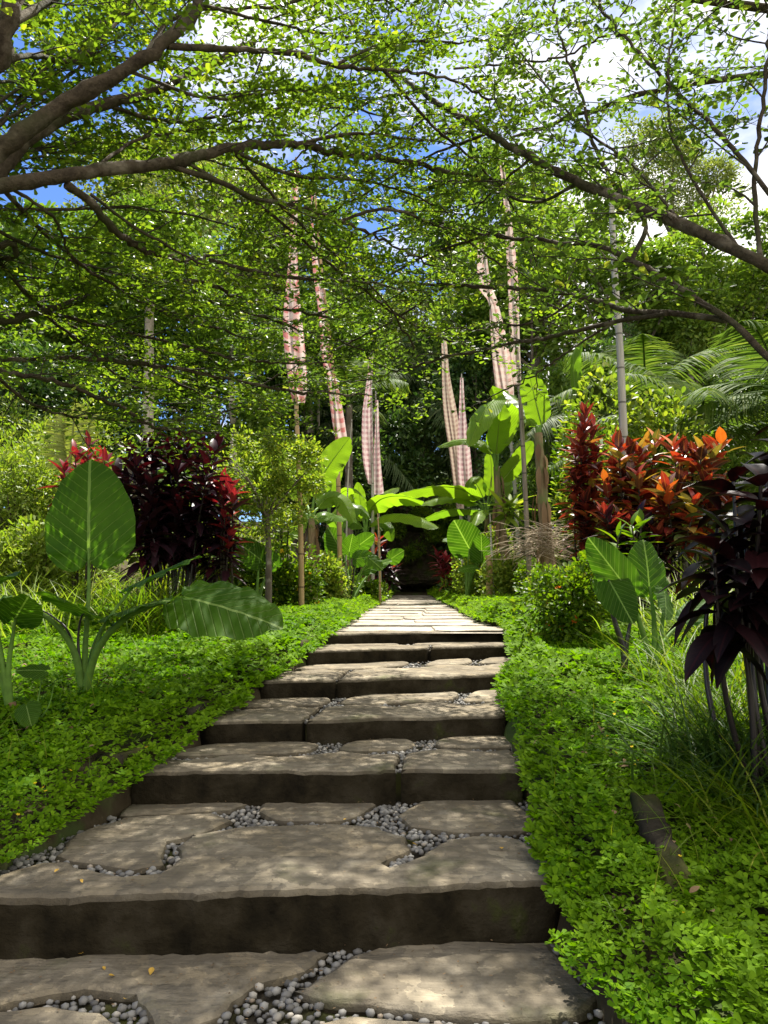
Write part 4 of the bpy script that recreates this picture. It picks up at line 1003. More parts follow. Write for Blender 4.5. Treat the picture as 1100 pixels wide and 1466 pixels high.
# ------------------------------------------------------------------ ti plants and crotons
def rosette_shrub(name, label, cat, base, stems, mat, L, W, per, span, T=T_LANCE, smat='twig', seed=0, group=None, droop=0., el=(80, -15), srad=.012, tipmat=None):
    """stems: (top point world). Leaves spiral along the upper part of each stem"""
    r = np.random.default_rng(seed); t = thing(name, label, cat, base, group); b = np.asarray(base, float)
    ms = MB(); ml = MB(); mt2 = MB()
    for top in stems:
        top = np.asarray(top, float) - b
        foot = np.array([top[0] * .35 + r.normal() * .05, top[1] * .35 + r.normal() * .05, -.05])
        pp = smooth_path([foot, foot * .4 + top * .6 * np.array([.8, .8, .85]) + r.normal(size=3) * .04, top], 14)
        tube(ms, pp, np.linspace(srad * 1.3, srad * .6, 14), 6)
        n = per; k = np.arange(n); f = k / (n - 1)          # 0 top .. 1 low
        z = 1 - f * span
        idx = z * 13; i0 = np.clip(idx.astype(int), 0, 12); fr = (idx - i0)[:, None]
        pos = pp[i0] * (1 - fr) + pp[i0 + 1] * fr
        a = k * 2.39996 + r.uniform(0, 6.3); e = np.radians(el[0] + (el[1] - el[0]) * f ** .6 + r.normal(size=n) * 9)
        d = np.c_[np.cos(a) * np.cos(e), np.sin(a) * np.cos(e), np.sin(e)]
        up = np.c_[-np.cos(a) * np.sin(e), -np.sin(a) * np.sin(e), np.cos(e)] + rdir(n) * .25
        l = L * r.uniform(.7, 1.15, n) * np.where(f < .15, .75, 1)
        w = W * r.uniform(.8, 1.2, n)
        if tipmat is None: leaves(ml, pos, d, up, l, w, T)
        else:
            m = f < r.uniform(.10, .45)
            leaves(ml, pos[~m], d[~m], up[~m], l[~m], w[~m], T)
            if r.uniform() < tipmat[1]: leaves(mt2, pos[m], d[m], up[m], l[m], w[m], T)
            else: leaves(ml, pos[m], d[m], up[m], l[m], w[m], T)
    ms.obj('stem', M[smat], t); ml.obj('foliage', M[mat], t)
    if mt2.n: mt2.obj('young_foliage', M[tipmat[0]], t)
    return t
def tops(pxs, d, jd=.35, seed=0):
    r = np.random.default_rng(seed); return [P(x, y, d + r.uniform(-jd, jd)) for x, y in pxs]
def grid_tops(x0, x1, y0, y1, n, d, jd, seed):
    r = np.random.default_rng(seed); return [P(x0 + (x1 - x0) * (i + r.uniform(.1, .9)) / n, r.uniform(y0, y1), d + r.uniform(-jd, jd)) for i in range(n)]
rosette_shrub('ti_plant', 'dark purple ti shrub with bare legs behind the upright elephant ear', 'ti plant', onground(245, 8.2),
              grid_tops(178, 322, 632, 655, 10, 8.2, .35, 1) + grid_tops(165, 330, 665, 720, 12, 8.0, .4, 2) + grid_tops(190, 335, 715, 765, 9, 7.9, .35, 12), 'ti_dark', .30, .085, 30, .42, T_LANCE2, 'dark_petiole', 3, tipmat=('ti_red', .05))
rosette_shrub('croton', 'red croton glowing just above the upright elephant ear leaf', 'croton', onground(128, 8.6), tops([(108, 648), (126, 640), (140, 655), (92, 668), (122, 668), (150, 662)], 8.6, .3, 4), 'ti_red', .25, .075, 22, .35, T_LANCE, 'twig', 5)
rosette_shrub('croton', 'red croton at the right side of the dark purple ti shrub', 'croton', onground(325, 8.0), tops([(318, 692), (334, 712), (322, 735), (328, 770), (312, 752)], 7.8, .25, 6), 'ti_dark', .25, .07, 24, .4, T_LANCE, 'twig', 7, tipmat=('ti_red', .75))
rosette_shrub('croton', 'column of maroon red croton leaves at the left end of the right hedge', 'croton', onground(842, 9.2),
              tops([(838, 590), (848, 610), (832, 618), (822, 640), (850, 645), (836, 655), (826, 680), (848, 690), (838, 715), (828, 735), (852, 735), (840, 760)], 9.2, .3, 8), 'croton_col', .25, .085, 34, .32, T_LANCE, 'twig', 9, el=(82, -5))
rosette_shrub('croton', 'croton with orange, yellow and green leaves in front of the grey bamboo pole', 'croton', onground(905, 8.6),
              grid_tops(872, 940, 628, 650, 6, 8.7, .3, 10) + grid_tops(865, 950, 668, 715, 8, 8.5, .35, 11), 'croton', .29, .10, 26, .36, T_LANCE, 'twig', 13)
rosette_shrub('croton', 'croton with the brightest orange leaves right of the grey bamboo pole', 'croton', onground(975, 8.2),
              grid_tops(955, 1040, 630, 655, 6, 8.2, .3, 14) + grid_tops(940, 1050, 670, 725, 9, 8.0, .35, 15), 'croton', .29, .10, 26, .36, T_LANCE, 'twig', 16)
rosette_shrub('croton', 'dull maroon croton filling the lower part of the right hedge', 'croton', onground(905, 8.0),
              grid_tops(855, 985, 730, 775, 13, 7.9, .4, 17), 'ti_dark', .26, .08, 24, .45, T_LANCE, 'twig', 18, tipmat=('croton_col', .6))
rosette_shrub('croton', 'small green pointed leaf croton below the maroon hedge', 'croton', onground(910, 7.4), tops([(905, 752), (918, 748), (885, 768)], 7.3, .15, 19), 'bush', .26, .06, 14, .4, T_LANCE, 'twig', 20)
rosette_shrub('ti_plant', 'big black purple ti shrub in deep shade at the right frame edge', 'ti plant', onground(1085, 3.3),
              tops([(1123, 635), (1148, 595), (1173, 635), (1090, 685), (1143, 705), (1178, 695), (1050, 690), (1123, 735), (1158, 755), (1066, 745), (1138, 795), (1100, 785), (1030, 730), (1046, 775), (1168, 835), (1098, 665), (1078, 815), (1023, 795)], 3.3, .38, 21), 'ti_black', .26, .10, 14, .30, T_LANCE2, 'dark_petiole', 22, el=(55, -22), tipmat=('ti_dark', .1))
rosette_shrub('croton', 'small croton with red leaves at the left foot of the grotto', 'croton', onground(545, 21), tops([(540, 775), (552, 785), (560, 800), (535, 795), (566, 815)], 20.5, .4, 23), 'ti_dark', .42, .12, 22, .5, T_LANCE, 'twig', 24, tipmat=('croton', .7))
rosette_shrub('croton', 'red croton at the right foot of the grotto', 'croton', onground(640, 21), tops([(626, 795), (638, 800), (648, 808), (655, 820), (634, 815)], 20.5, .4, 25), 'ti_red', .38, .11, 20, .5, T_LANCE, 'twig', 26)
rosette_shrub('croton', 'yellow croton between the clipped tree and the first tan pole', 'croton', onground(408, 11), tops([(405, 742), (412, 738), (400, 750), (415, 752)], 11, .1, 27), 'lime', .24, .06, 18, .3, T_LANCE, 'twig', 28)
rosette_shrub('bird_nest_fern', 'yellow green strap leaved plant clinging to the leaning banana trunk', 'fern', P(727, 742, 14.3), tops([(732, 722), (738, 728), (724, 730)], 14.2, .1, 29), 'lime', .55, .10, 14, .5, T_LANCE, 'twig', 30, el=(60, -20))

# ------------------------------------------------------------------ bushes of small leaves
def bush(name, label, cat, base, size, n, mat, ls, seed=0, stems=5, group=None, T=T_HEX, clumps=14, flowers=None, stretch=1.6, solid=.55, smat='twig', lift=.5):
    r = np.random.default_rng(seed); t = thing(name, label, cat, base, group); sx, sy, sz = size
    c = nrm(r.normal(size=(clumps, 3))) * r.uniform(.2, .75, clumps)[:, None]; c[:, 2] = np.abs(c[:, 2]) * .9 - .25 * lift; rad = r.uniform(.28, .5, clumps)
    k = r.integers(0, clumps, n); dv = rdir(n); rr_ = r.uniform(solid, 1.05, n) ** .6
    pos = c[k] + dv * (rad[k] * rr_)[:, None]
    pos = pos * np.array([sx, sy, sz]) + np.array([0, 0, sz * lift]); m = pos[:, 2] > 0.0; pos = pos[m]; dv = dv[m]; n = len(pos)
    mb = MB(); leaves(mb, pos, dv + rdir(n) * .9 + np.array([0, 0, .15]), dv * .6 + np.array([0, 0, .8]) + rdir(n) * .5, ls * r.uniform(.6, 1.2, n), ls / stretch * r.uniform(.7, 1.1, n), T)
    mb.obj('foliage', M[mat], t)
    ms = MB()
    for i in range(stems):
        tip = c[i % clumps] * np.array([sx, sy, sz]) + np.array([0, 0, sz * lift])
        tube(ms, smooth_path([(r.normal() * sx * .12, r.normal() * sy * .12, -.08), tip * .5 + r.normal(size=3) * .05, tip], 8), np.linspace(.02, .006, 8) * max(.5, sz), 5)
    ms.obj('stem', M[smat], t)
    if flowers:
        fm, nf, fs = flowers; q = r.integers(0, n, nf); mb = MB()
        for i in q:
            p = pos[i] * 1.04
            leaves(mb, np.repeat(p[None], 7, 0), rdir(7) + np.array([0, -.3, .6]), rdir(7) + (0, -.5, 1), fs, fs * .7, T_OBO)
        mb.obj('blossom', M[fm], t)
    return t
bush('flowering_shrub', 'low round shrub with orange blossoms right of the upper stairs', 'shrub', GH(832, 930), (.50, .45, .62), 5200, 'bush', .05, 31, flowers=('flower_o', 26, .028))
bush('flowering_shrub', 'shrub with yellow flowers between the clipped tree and first tan pole', 'shrub', onground(412, 10.8), (.50, .45, .75), 3200, 'bush', .065, 32, flowers=('flower_y', 16, .04))
bush('shrub', 'low light green shrub at the foot of the first tan pole', 'shrub', onground(455, 13.5), (.75, .5, .8), 3200, 'lime', .08, 33)
bush('shrub', 'low shrub between the second left pole and the lawn', 'shrub', onground(472, 15), (.8, .5, .6), 2400, 'bush', .09, 34)
bush('shrub', 'small shrub at the foot of the left arching banana', 'shrub', onground(523, 16.5), (.55, .45, .4), 1500, 'bush', .09, 35)
bush('shrub', 'leafy shrub around the stake between the right banana trunks', 'shrub', onground(700, 15.5), (.9, .6, 1.2), 4200, 'lime', .09, 36, flowers=('flower_o', 4, .09))
bush('shrub', 'lime shrub at the foot of the leaning banana', 'shrub', onground(733, 14), (.7, .5, .75), 3000, 'lime', .08, 37)
bush('shrub', 'low shrub at the right foot of the grotto beside the lawn', 'shrub', onground(662, 17), (.5, .4, .65), 1800, 'bush', .08, 38)
bush('shrub', 'green shrub between the dark bamboo pole and the tall banana trunk', 'shrub', onground(772, 12.6), (.5, .4, .6), 2200, 'bush', .07, 39)
bush('shrub', 'rounded shrub at the foot of the tall bare banana trunk', 'shrub', onground(812, 11), (.5, .45, .55), 2600, 'lime', .06, 40)
bush('shrub', 'sunlit shrub behind the right croton hedge left of the palm', 'shrub', onground(930, 13), (1.6, 1.0, 3.1), 7000, 'lime', .13, 41, lift=.55)
bush('shrub', 'pale leafy shrub left of the grey bamboo pole', 'shrub', onground(858, 14.5), (1.1, .9, 3.0), 5000, 'bush', .13, 42, lift=.55)
# pale slope vegetation at the left
for i, (px, d, s, mt, lab) in enumerate([(20, 10.5, (1.2, .9, 1.5), 'pale', 'pale bush on the slope at the left frame edge, lower one'), (62, 11.5, (1.0, .8, 1.5), 'pale', 'pale bush on the slope left of the red croton'),
                                         (-5, 13, (1.6, 1.1, 1.7), 'pale', 'highest pale bush on the left slope beneath the dark trees'), (95, 12.5, (1.2, 1.0, 2.0), 'lime', 'brighter green bush behind the red croton on the slope'),
                                         (150, 11, (1.2, .9, 1.2), 'pale', 'pale low bush behind the dark purple shrub, left part'), (290, 11.5, (1.4, .9, 1.2), 'lime', 'lit low bush seen between the legs of the dark purple shrub'),
                                         (345, 10.6, (.6, .5, .8), 'bush', 'green bush right of the dark purple shrub'), (40, 8.6, (.9, .6, .7), 'pale', 'low pale bush below the slope near the big elephant ear')]):
    bush('bush', lab, 'bush', onground(px, d), s, 5600, mt, .085, 50 + i, clumps=20, T=T_HEX if i % 2 else T_QUAD, stretch=2.4)
def small_tree(label, base, top_px, d, r, n, mat, ls, seed, trunk_r=.05):
    t = thing('clipped_tree', label, 'tree', base); b = np.asarray(base, float); c = P(*top_px, d) - b
    mb = MB(); tube(mb, smooth_path([(0, 0, -.1), c * .5 * np.array([.6, .6, 1]), c - (0, 0, r[2] * .3)], 14), np.linspace(trunk_r, trunk_r * .6, 14), 9, rough=.06)
    rr_ = np.random.default_rng(seed)
    for i in range(7):
        a = rr_.uniform(0, 6.3); tube(mb, smooth_path([c * .72, c * .9 + np.array([math.cos(a), math.sin(a), .2]) * r[0] * .3, c + np.array([math.cos(a) * r[0], math.sin(a) * r[1], rr_.uniform(-.3, .5) * r[2]]) * .75], 8), np.linspace(trunk_r * .4, .006, 8), 5)
    mb.obj('trunk', M['trunk'], t)
    cl = 26; cc = nrm(rr_.normal(size=(cl, 3))) * rr_.uniform(.2, .8, cl)[:, None]; k = rr_.integers(0, cl, n); dv = rdir(n)
    pos = (cc[k] + dv * (rr_.uniform(.05, .30, n) * rr_.uniform(.6, 1.3, cl)[k])[:, None]) * np.array(r) + c
    mb = MB(); leaves(mb, pos, dv + rdir(n) * .7, np.array([0, 0, 1.]) + rdir(n) * .6, ls * rr_.uniform(.6, 1.2, n), ls * .5, T_HEX); mb.obj('crown', M[mat], t)
small_tree('small clipped tree with a bare stick trunk left of the first tan pole', onground(386, 10), (382, 690), 10, (.95, .7, 1.0), 8500, 'lime', .06, 61)
# dry brush on the right
b = onground(785, 12.0); t = thing('brush_pile', 'heap of dry bare twigs caught around the tall banana trunk', 'dry twigs', b)
mb = MB(); c = P(775, 775, 11.8) - b
for i in range(170):
    a = rng.uniform(0, 6.3); l = rng.uniform(.25, .75); d = nrm(np.array([math.cos(a), math.sin(a) * .5, rng.uniform(-.5, .5)]))
    s = c + rng.normal(size=3) * np.array([.16, .12, .12])
    tube(mb, smooth_path([s, s + d * l * .5 + rng.normal(size=3) * .05, s + d * l + (0, 0, -.1 * l)], 6), np.linspace(.006, .002, 6), 4)
mb.obj('twigs', M['dry'], t)
# ------------------------------------------------------------------ the two trees that arch over the stairs
class Canopy:
    def __init__(s, label, base, hub_pts, r0, leaf, seed, ls, k=1.0, thin=1.0):
        s.k = k; s.thin = thin
        s.t = thing('canopy_tree', label, 'tree', base, 'trees arching over the stairs'); s.b = np.asarray(base, float)
        s.tw = MB(); s.lf = MB(); s.r = np.random.default_rng(seed); s.leaf = leaf; s.ls = ls; s.n = 0
        mb = MB(); pp = smooth_path(hub_pts, 24); tube(mb, pp - s.b, np.linspace(r0, r0 * .6, 24), 14, rough=.04)
        mb.obj('trunk', M['bark'], s.t)
    def branch(s, pts, w, dens=6.0, sl=(.5, 1.1), sides=8, start=.08, up=.12, show=True, leafy=1.0, jit=.012):
        """pts: (px,py,d) or world; w: (start,end) width in px at depth"""
        W = np.array([P(p[0], p[1], p[2] * s.k) if show != 'world' else np.array(p) for p in pts])
        n = max(14, int(len(pts) * 7)); pp = smooth_path(W, n)
        pp = pp + np.c_[np.zeros((1, 3)).repeat(n, 0)] + s.r.normal(size=(n, 3)) * jit * np.linspace(0, 1, n)[:, None]
        dd = pp[:, 1] if show != 'world' else np.full(n, F / 2 * .01)
        if show == 'world': rad = np.linspace(w[0], w[1], n)
        else: rad = (w[1] + (w[0] * .86 - w[1]) * (1 - np.linspace(0, 1, n)) ** 1.35) * dd / F / 2
        rad = rad * (1 + .16 * (vnoise(np.arange(n) * .55, np.zeros(n), 1, int(s.r.integers(99))) - .5) + .25 * (s.r.uniform(size=n) < .07))
        mb = MB(); tube(mb, pp - s.b, np.maximum(rad, .003), sides, rough=.06); mb.obj('branch', M['bark'], s.t)
        if dens > 0: s.sprays(pp, dens, sl, start, up, leafy)
    def sprays(s, pp, dens, sl, start, up, leafy):
        r = s.r; seg = np.linalg.norm(np.diff(pp, axis=0), axis=1); L = seg.sum(); cum = np.r_[0, np.cumsum(seg)] / L; tg = tangents(pp)
        dens = dens * s.thin / s.k; sl = (sl[0] * s.k, sl[1] * s.k); m = int(L * dens)
        for i in range(m):
            f = start + (1.0 - start) * ((i + r.uniform()) / max(m, 1))
            j = min(len(pp) - 1, np.searchsorted(cum, f)); p = pp[j]; t = tg[j]
            sd = nrm(np.cross(t, [0, 0, 1.])) * (1 if i % 2 else -1)
            d = nrm(t * r.uniform(.2, .9) + sd * r.uniform(.4, 1.) + np.array([0, 0, r.normal() * .25 + up]))
            s.spray(p, d, r.uniform(*sl) * (1 - .35 * f), leafy)
        s.spray(pp[-1], tg[-1], sl[1] * .7, leafy)
    def spray(s, p, d, L, leafy=1.0):
        r = s.r; n = 7
        bend = np.array([r.normal() * .25, r.normal() * .25, r.normal() * .18 - .08])
        q = np.linspace(0, 1, n)[:, None]
        pts = p + d * L * q + bend * L * q ** 2 + r.normal(size=(n, 3)) * .012 * q
        tube(s.tw, pts - s.b, np.linspace(.007, .0022, n) * s.k * (.6 + .5 * L / s.k), 4, False)
        pl = nrm(np.array([r.normal() * .3, r.normal() * .3, 1.]))
        k = max(3, int(L / .075 / s.k)); P0 = []; D0 = []
        tg = tangents(pts)
        for i in range(k):
            f = .12 + .88 * (i + r.uniform(0, .6)) / k; x = f * (n - 1); a = min(int(x), n - 2)
            o = pts[a] + (pts[a + 1] - pts[a]) * (x - a); t = tg[a]
            sd = nrm(np.cross(t, pl)) * (1 if i % 2 else -1)
            dd = nrm(t * .7 + sd * r.uniform(.6, 1.1) + r.normal(size=3) * .18)
            l = r.uniform(.12, .34) * s.k * (1.1 - .6 * f) * (.7 + .4 * L / s.k)
            e = o + dd * l + np.array([0, 0, -.08 * l])
            tube(s.tw, np.array([o, (o + e) / 2 + r.normal(size=3) * .008, e]) - s.b, np.array([.0024, .0018, .0012]) * s.k, 3, False)
            mm = max(3, int(l / .030 / s.k * leafy)); ff = (np.arange(mm) + r.uniform(0, 1, mm)) / mm
            P0.append(o + (e - o) * ff[:, None]); sg = np.where(np.arange(mm) % 2 == 0, 1., -1.)[:, None]
            D0.append(nrm(dd * r.uniform(.3, 1, (mm, 1)) + nrm(np.cross(dd, pl)) * sg + r.normal(size=(mm, 3)) * .3))
        mm = int(L / .06 / s.k * leafy); ff = r.uniform(.25, 1, mm); x = ff * (n - 1); a = np.minimum(x.astype(int), n - 2)
        P0.append(pts[a] + (pts[a + 1] - pts[a]) * (x - a)[:, None]); D0.append(rdir(mm) * np.array([1, 1, .4]))
        P0 = np.concatenate(P0); D0 = np.concatenate(D0); N = len(P0)
        ls = s.ls * r.uniform(.55, 1.2, N)
        leaves(s.lf, P0 - s.b, D0, pl + rdir(N) * .75, ls, ls * r.uniform(.5, .68, N), T_OBO); s.n += N
    def finish(s):
        s.tw.obj('twigs', M['twig'], s.t); s.lf.obj('crown', M[s.leaf], s.t); print('canopy leaves', s.n)

KL_ = .72
lb = np.array([-2.9, 3.4, float(hgt(-2.9, 3.4)) - .1])
hub = P(-160, 330, 4.9 * KL_)
cl = Canopy('big tree off to the left whose thick branches fan across the sky', lb, [lb, lb * .5 + hub * .5 + (-.1, 0, 0), hub], .14, 'canopy', 101, .052, KL_, .56)
h3 = (-160, 330, 4.9)
B = cl.branch
B([h3, (-60, 265, 4.8), (0, 215, 4.7), (75, 158, 4.8), (180, 100, 4.9), (245, 55, 5.0), (285, 5, 5.2), (320, -70, 5.4), (380, -190, 5.8)], (36, 12), 3.5, (.5, 1.0), 12, .4)
B([h3, (-40, 290, 5.0), (20, 218, 5.2), (70, 178, 5.4), (150, 148, 5.7), (230, 126, 6.1), (300, 92, 6.6), (360, 60, 7.0)], (34, 8), 6, (.5, 1.1), 10, .3)
B([(240, 66, 5.0), (330, 70, 5.3), (420, 76, 5.7), (480, 92, 6.1), (550, 100, 6.5), (640, 112, 7.0), (720, 150, 7.6)], (13, 3), 7, (.5, 1.1), 8)
B([h3, (-60, 285, 4.8), (0, 266, 4.7), (60, 257, 4.8), (130, 245, 5.0), (220, 236, 5.3), (260, 228, 5.5), (330, 213, 5.9), (420, 206, 6.4), (480, 218, 6.8), (600, 236, 7.6), (700, 258, 8.2), (780, 275, 8.8)], (29, 4), 5, (.5, 1.1), 10, .2)
B([(240, 237, 5.4), (310, 258, 5.7), (370, 285, 6.1), (440, 300, 6.6), (490, 318, 7.0), (560, 348, 7.6), (620, 380, 8.1)], (11, 3), 6, (.5, 1.0), 8)
B([(95, 264, 4.9), (130, 290, 5.1), (165, 330, 5.4), (195, 352, 5.7), (245, 368, 6.1), (300, 372, 6.6)], (16, 5), 5, (.4, .9), 8)
B([(20, 272, 4.8), (70, 305, 5.1), (90, 340, 5.4), (105, 370, 5.7)], (7, 3), 6, (.4, .8), 6)
B([(130, 278, 5.1), (200, 330, 5.5), (280, 372, 6.0), (340, 395, 6.5)], (6, 2.5), 6, (.5, 1.), 6)
B([h3, (-60, 360, 5.2), (0, 352, 5.4), (24, 352, 5.5), (18, 368, 5.6), (-10, 372, 5.7)], (22, 7), 4, (.4, .8), 8, .5)
B([h3, (-60, 440, 5.9), (0, 458, 6.3), (60, 445, 6.5), (130, 424, 6.9), (210, 408, 7.3), (290, 404, 7.8), (340, 425, 8.2), (400, 440, 8.6), (470, 452, 9.0)], (20, 4), 8, (.6, 1.2), 8, .15)
B([h3, (-60, 470, 6.2), (0, 512, 6.6), (130, 514, 7.1), (260, 528, 7.6), (340, 546, 8.1), (420, 560, 8.6), (520, 566, 9.2)], (14, 3), 8, (.6, 1.2), 8, .15)
B([h3, (-60, 480, 5.8), (0, 530, 6.0), (60, 542, 6.3), (110, 556, 6.6), (180, 588, 7.0), (225, 612, 7.3), (300, 620, 7.8)], (14, 4), 7, (.5, 1.0), 8, .2)
B([(60, 445, 6.6), (160, 470, 7.0), (280, 500, 7.6), (380, 520, 8.2), (480, 520, 8.8)], (7, 2.5), 8, (.6, 1.1), 6)
B([(150, 150, 5.7), (250, 175, 6.3), (350, 160, 6.9), (450, 150, 7.5), (560, 165, 8.1)], (8, 2.5), 8, (.6, 1.1), 6)
B([(200, 90, 5.0), (260, 20, 5.5), (380, 10, 6.0), (500, -10, 6.5), (600, 20, 7.0)], (10, 3), 7, (.6, 1.1), 6)
B([(330, 214, 5.9), (420, 250, 6.5), (540, 262, 7.3), (640, 300, 8.0)], (8, 2.5), 7, (.6, 1.0), 6)
B([(300, 372, 6.6), (400, 395, 7.2), (520, 405, 7.9), (600, 420, 8.5)], (8, 2.5), 7, (.6, 1.0), 6)
B([(0, 266, 4.7), (60, 330, 5.5), (140, 395, 6.3), (240, 450, 7.0), (340, 480, 7.6)], (9, 3), 8, (.6, 1.1), 6)
B([(-60, 300, 4.8), (20, 400, 6.0), (100, 480, 7.0), (200, 560, 7.8), (260, 590, 8.4)], (9, 3), 8, (.6, 1.1), 6)
B([h3, (-80, 180, 4.6), (-8, 85, 4.5), (14, 20, 4.5), (34, -60, 4.6), (60, -200, 4.8)], (40, 28), 4, (.5, .9), 12, .3)
B([(0, 90, 4.5), (40, 80, 5.0), (110, 85, 5.6), (170, 30, 6.1), (220, -40, 6.6)], (12, 4), 7, (.6, 1.1), 6)
B([(20, 30, 4.5), (90, -10, 5.0), (180, -60, 5.4), (300, -120, 5.8)], (16, 5), 6, (.6, 1.1), 6)
for k, (pts, dn) in enumerate([
    ([(-60, 300, 4.8), (60, 360, 5.8), (180, 395, 6.8), (300, 430, 7.6), (420, 470, 8.4), (520, 500, 9.0)], 8),
    ([(-60, 300, 4.8), (40, 420, 6.4), (160, 500, 7.6), (280, 560, 8.4), (400, 590, 9.2)], 8),
    ([(-60, 300, 4.8), (80, 300, 6.0), (220, 300, 7.0), (360, 330, 8.0), (500, 370, 9.0), (620, 400, 9.6)], 8),
    ([(260, 228, 5.5), (380, 300, 6.8), (500, 400, 8.0), (600, 470, 8.8), (680, 500, 9.4)], 7),
    ([(330, 213, 5.9), (440, 330, 7.2), (560, 440, 8.4), (600, 520, 9.0)], 6),
    ([(-60, 280, 4.8), (60, 210, 6.2), (200, 210, 7.2), (340, 240, 8.2), (480, 280, 9.0)], 7),
    ([(-40, 120, 4.6), (60, 110, 6.0), (160, 80, 7.0), (300, 110, 8.0), (440, 140, 9.0)], 6),
    ([(480, 92, 6.1), (560, 60, 6.8), (660, 60, 7.4), (760, 40, 8.0)], 7),
    ([(550, 100, 6.5), (620, 180, 7.2), (690, 240, 7.9), (760, 330, 8.6)], 6),
    ([(-60, 480, 5.8), (40, 575, 6.6), (140, 600, 7.2), (240, 600, 7.8), (330, 590, 8.4)], 7),
    ([(420, 206, 6.4), (520, 190, 7.0), (620, 200, 7.6), (700, 160, 8.2)], 6),
    ([(480, 318, 7.0), (560, 300, 7.6), (660, 340, 8.2), (740, 400, 8.8)], 6),
    ([(-60, 120, 4.8), (0, 40, 5.4), (60, 10, 6.0), (140, 0, 6.6)], 10),
    ([(-60, 260, 4.8), (0, 240, 5.4), (60, 220, 6.0), (140, 215, 6.6)], 10),
    ([(-60, 230, 5.0), (20, 150, 5.8), (80, 60, 6.6), (130, 30, 7.0)], 10),
    ([(-60, 240, 4.8), (0, 180, 5.4), (80, 120, 6.0), (160, 60, 6.6), (240, 0, 7.2)], 9),
    ([(-60, 200, 4.8), (20, 130, 5.4), (120, 60, 6.0), (200, -20, 6.6)], 9),
    ([(180, 100, 4.9), (300, 140, 5.8), (400, 130, 6.6), (520, 120, 7.4)], 8),
    ([(130, 245, 5.0), (200, 200, 5.8), (300, 180, 6.6), (400, 170, 7.4)], 8),
    ([(285, 5, 5.2), (380, 30, 6.0), (480, 50, 6.8), (600, 60, 7.6)], 8),
    ([(-60, 300, 4.8), (20, 230, 5.8), (120, 200, 6.6), (220, 190, 7.4)], 8),
]):
    B(pts, (7, 2.5), dn, (.6, 1.1), 6, .2)
cl.finish()

rb = np.array([3.7, 4.4, float(hgt(3.7, 4.4)) - .1]); hubr = P(1290, 520, 3.9)
cr = Canopy('tree off to the right reaching thin dark branches over the stairs', rb, [rb, rb * .45 + hubr * .55 + (.1, .1, 0), hubr], .13, 'canopy2', 202, .064, 1.0, .78)
B = cr.branch; hr = (1290, 520, 3.9)
B([hr, (1180, 430, 3.8), (1100, 382, 3.8), (1050, 356, 3.9), (980, 323, 4.1), (900, 290, 4.4), (830, 261, 4.7), (760, 226, 5.0), (700, 190, 5.3), (600, 130, 5.9), (540, 75, 6.4), (480, 10, 6.9)], (26, 4), 5, (.45, .9), 10, .22)
B([hr, (1180, 560, 3.7), (1100, 512, 3.8), (1060, 470, 3.9), (1000, 430, 4.1), (940, 392, 4.3), (900, 371, 4.5), (850, 350, 4.8), (780, 345, 5.2), (700, 336, 5.7), (600, 312, 6.3), (500, 275, 6.9)], (14, 3), 5, (.45, .9), 8, .2)
B([(1040, 458, 4.0), (960, 448, 4.3), (900, 445, 4.6), (830, 425, 5.0), (760, 414, 5.4), (640, 408, 6.1), (550, 404, 6.7), (470, 405, 7.3)], (11, 3), 4.5, (.4, .8), 8)
B([(955, 449, 4.3), (880, 461, 4.7), (800, 480, 5.1), (740, 490, 5.5), (640, 512, 6.1), (520, 545, 6.9)], (9, 2.5), 3.5, (.35, .7), 8)
B([(880, 461, 4.7), (810, 505, 5.1), (760, 540, 5.4), (715, 562, 5.7)], (5, 2), 2.5, (.3, .6), 6)
B([(905, 372, 4.5), (925, 318, 4.6), (885, 272, 4.9), (850, 205, 5.1), (830, 130, 5.3), (800, 45, 5.5), (790, -40, 5.8)], (9, 3), 5, (.4, .8), 6)
B([(1090, 380, 3.8), (1080, 260, 4.0), (1092, 150, 4.1), (1100, 60, 4.2), (1110, -60, 4.4)], (9, 5), 4, (.4, .8), 6)
B([(1120, 300, 3.8), (1050, 212, 4.1), (1000, 160, 4.3), (930, 90, 4.6), (870, 22, 4.9), (840, -60, 5.2)], (9, 4), 5, (.4, .8), 6)
B([(650, 98, 6.6), (720, 92, 6.3), (800, 82, 6.0), (870, 50, 5.8)], (4, 3), 6, (.5, .9), 6)
B([(830, 262, 4.7), (760, 290, 5.3), (680, 262, 5.9), (590, 250, 6.5), (500, 190, 7.2)], (6, 2.5), 5, (.5, .9), 6)
B([(980, 324, 4.1), (900, 230, 4.7), (820, 170, 5.3), (720, 40, 6.0)], (6, 2.5), 5, (.5, .9), 6)
B([(1060, 360, 3.9), (1000, 270, 4.3), (960, 180, 4.7), (960, 60, 5.1), (980, -40, 5.5)], (7, 3), 4, (.4, .8), 6)
for pts, dn in [([(700, 190, 5.3), (600, 230, 5.8), (500, 290, 6.3), (400, 340, 6.8)], 5), ([(700, 336, 5.7), (600, 370, 6.2), (500, 430, 6.7), (400, 470, 7.2)], 5), ([(640, 408, 6.1), (560, 460, 6.5), (480, 500, 6.9), (390, 540, 7.3)], 4.5),
                ([(600, 312, 6.3), (520, 340, 6.8), (420, 390, 7.3)], 5), ([(600, 130, 5.9), (520, 150, 6.4), (420, 230, 7.0), (340, 280, 7.4)], 5), ([(830, 425, 5.0), (770, 460, 5.5), (700, 470, 6.0), (640, 470, 6.4)], 4.5), ([(760, 226, 5.0), (700, 280, 5.6), (640, 350, 6.2)], 5)]:
    B(pts, (5, 2), dn, (.45, .9), 6, .1)
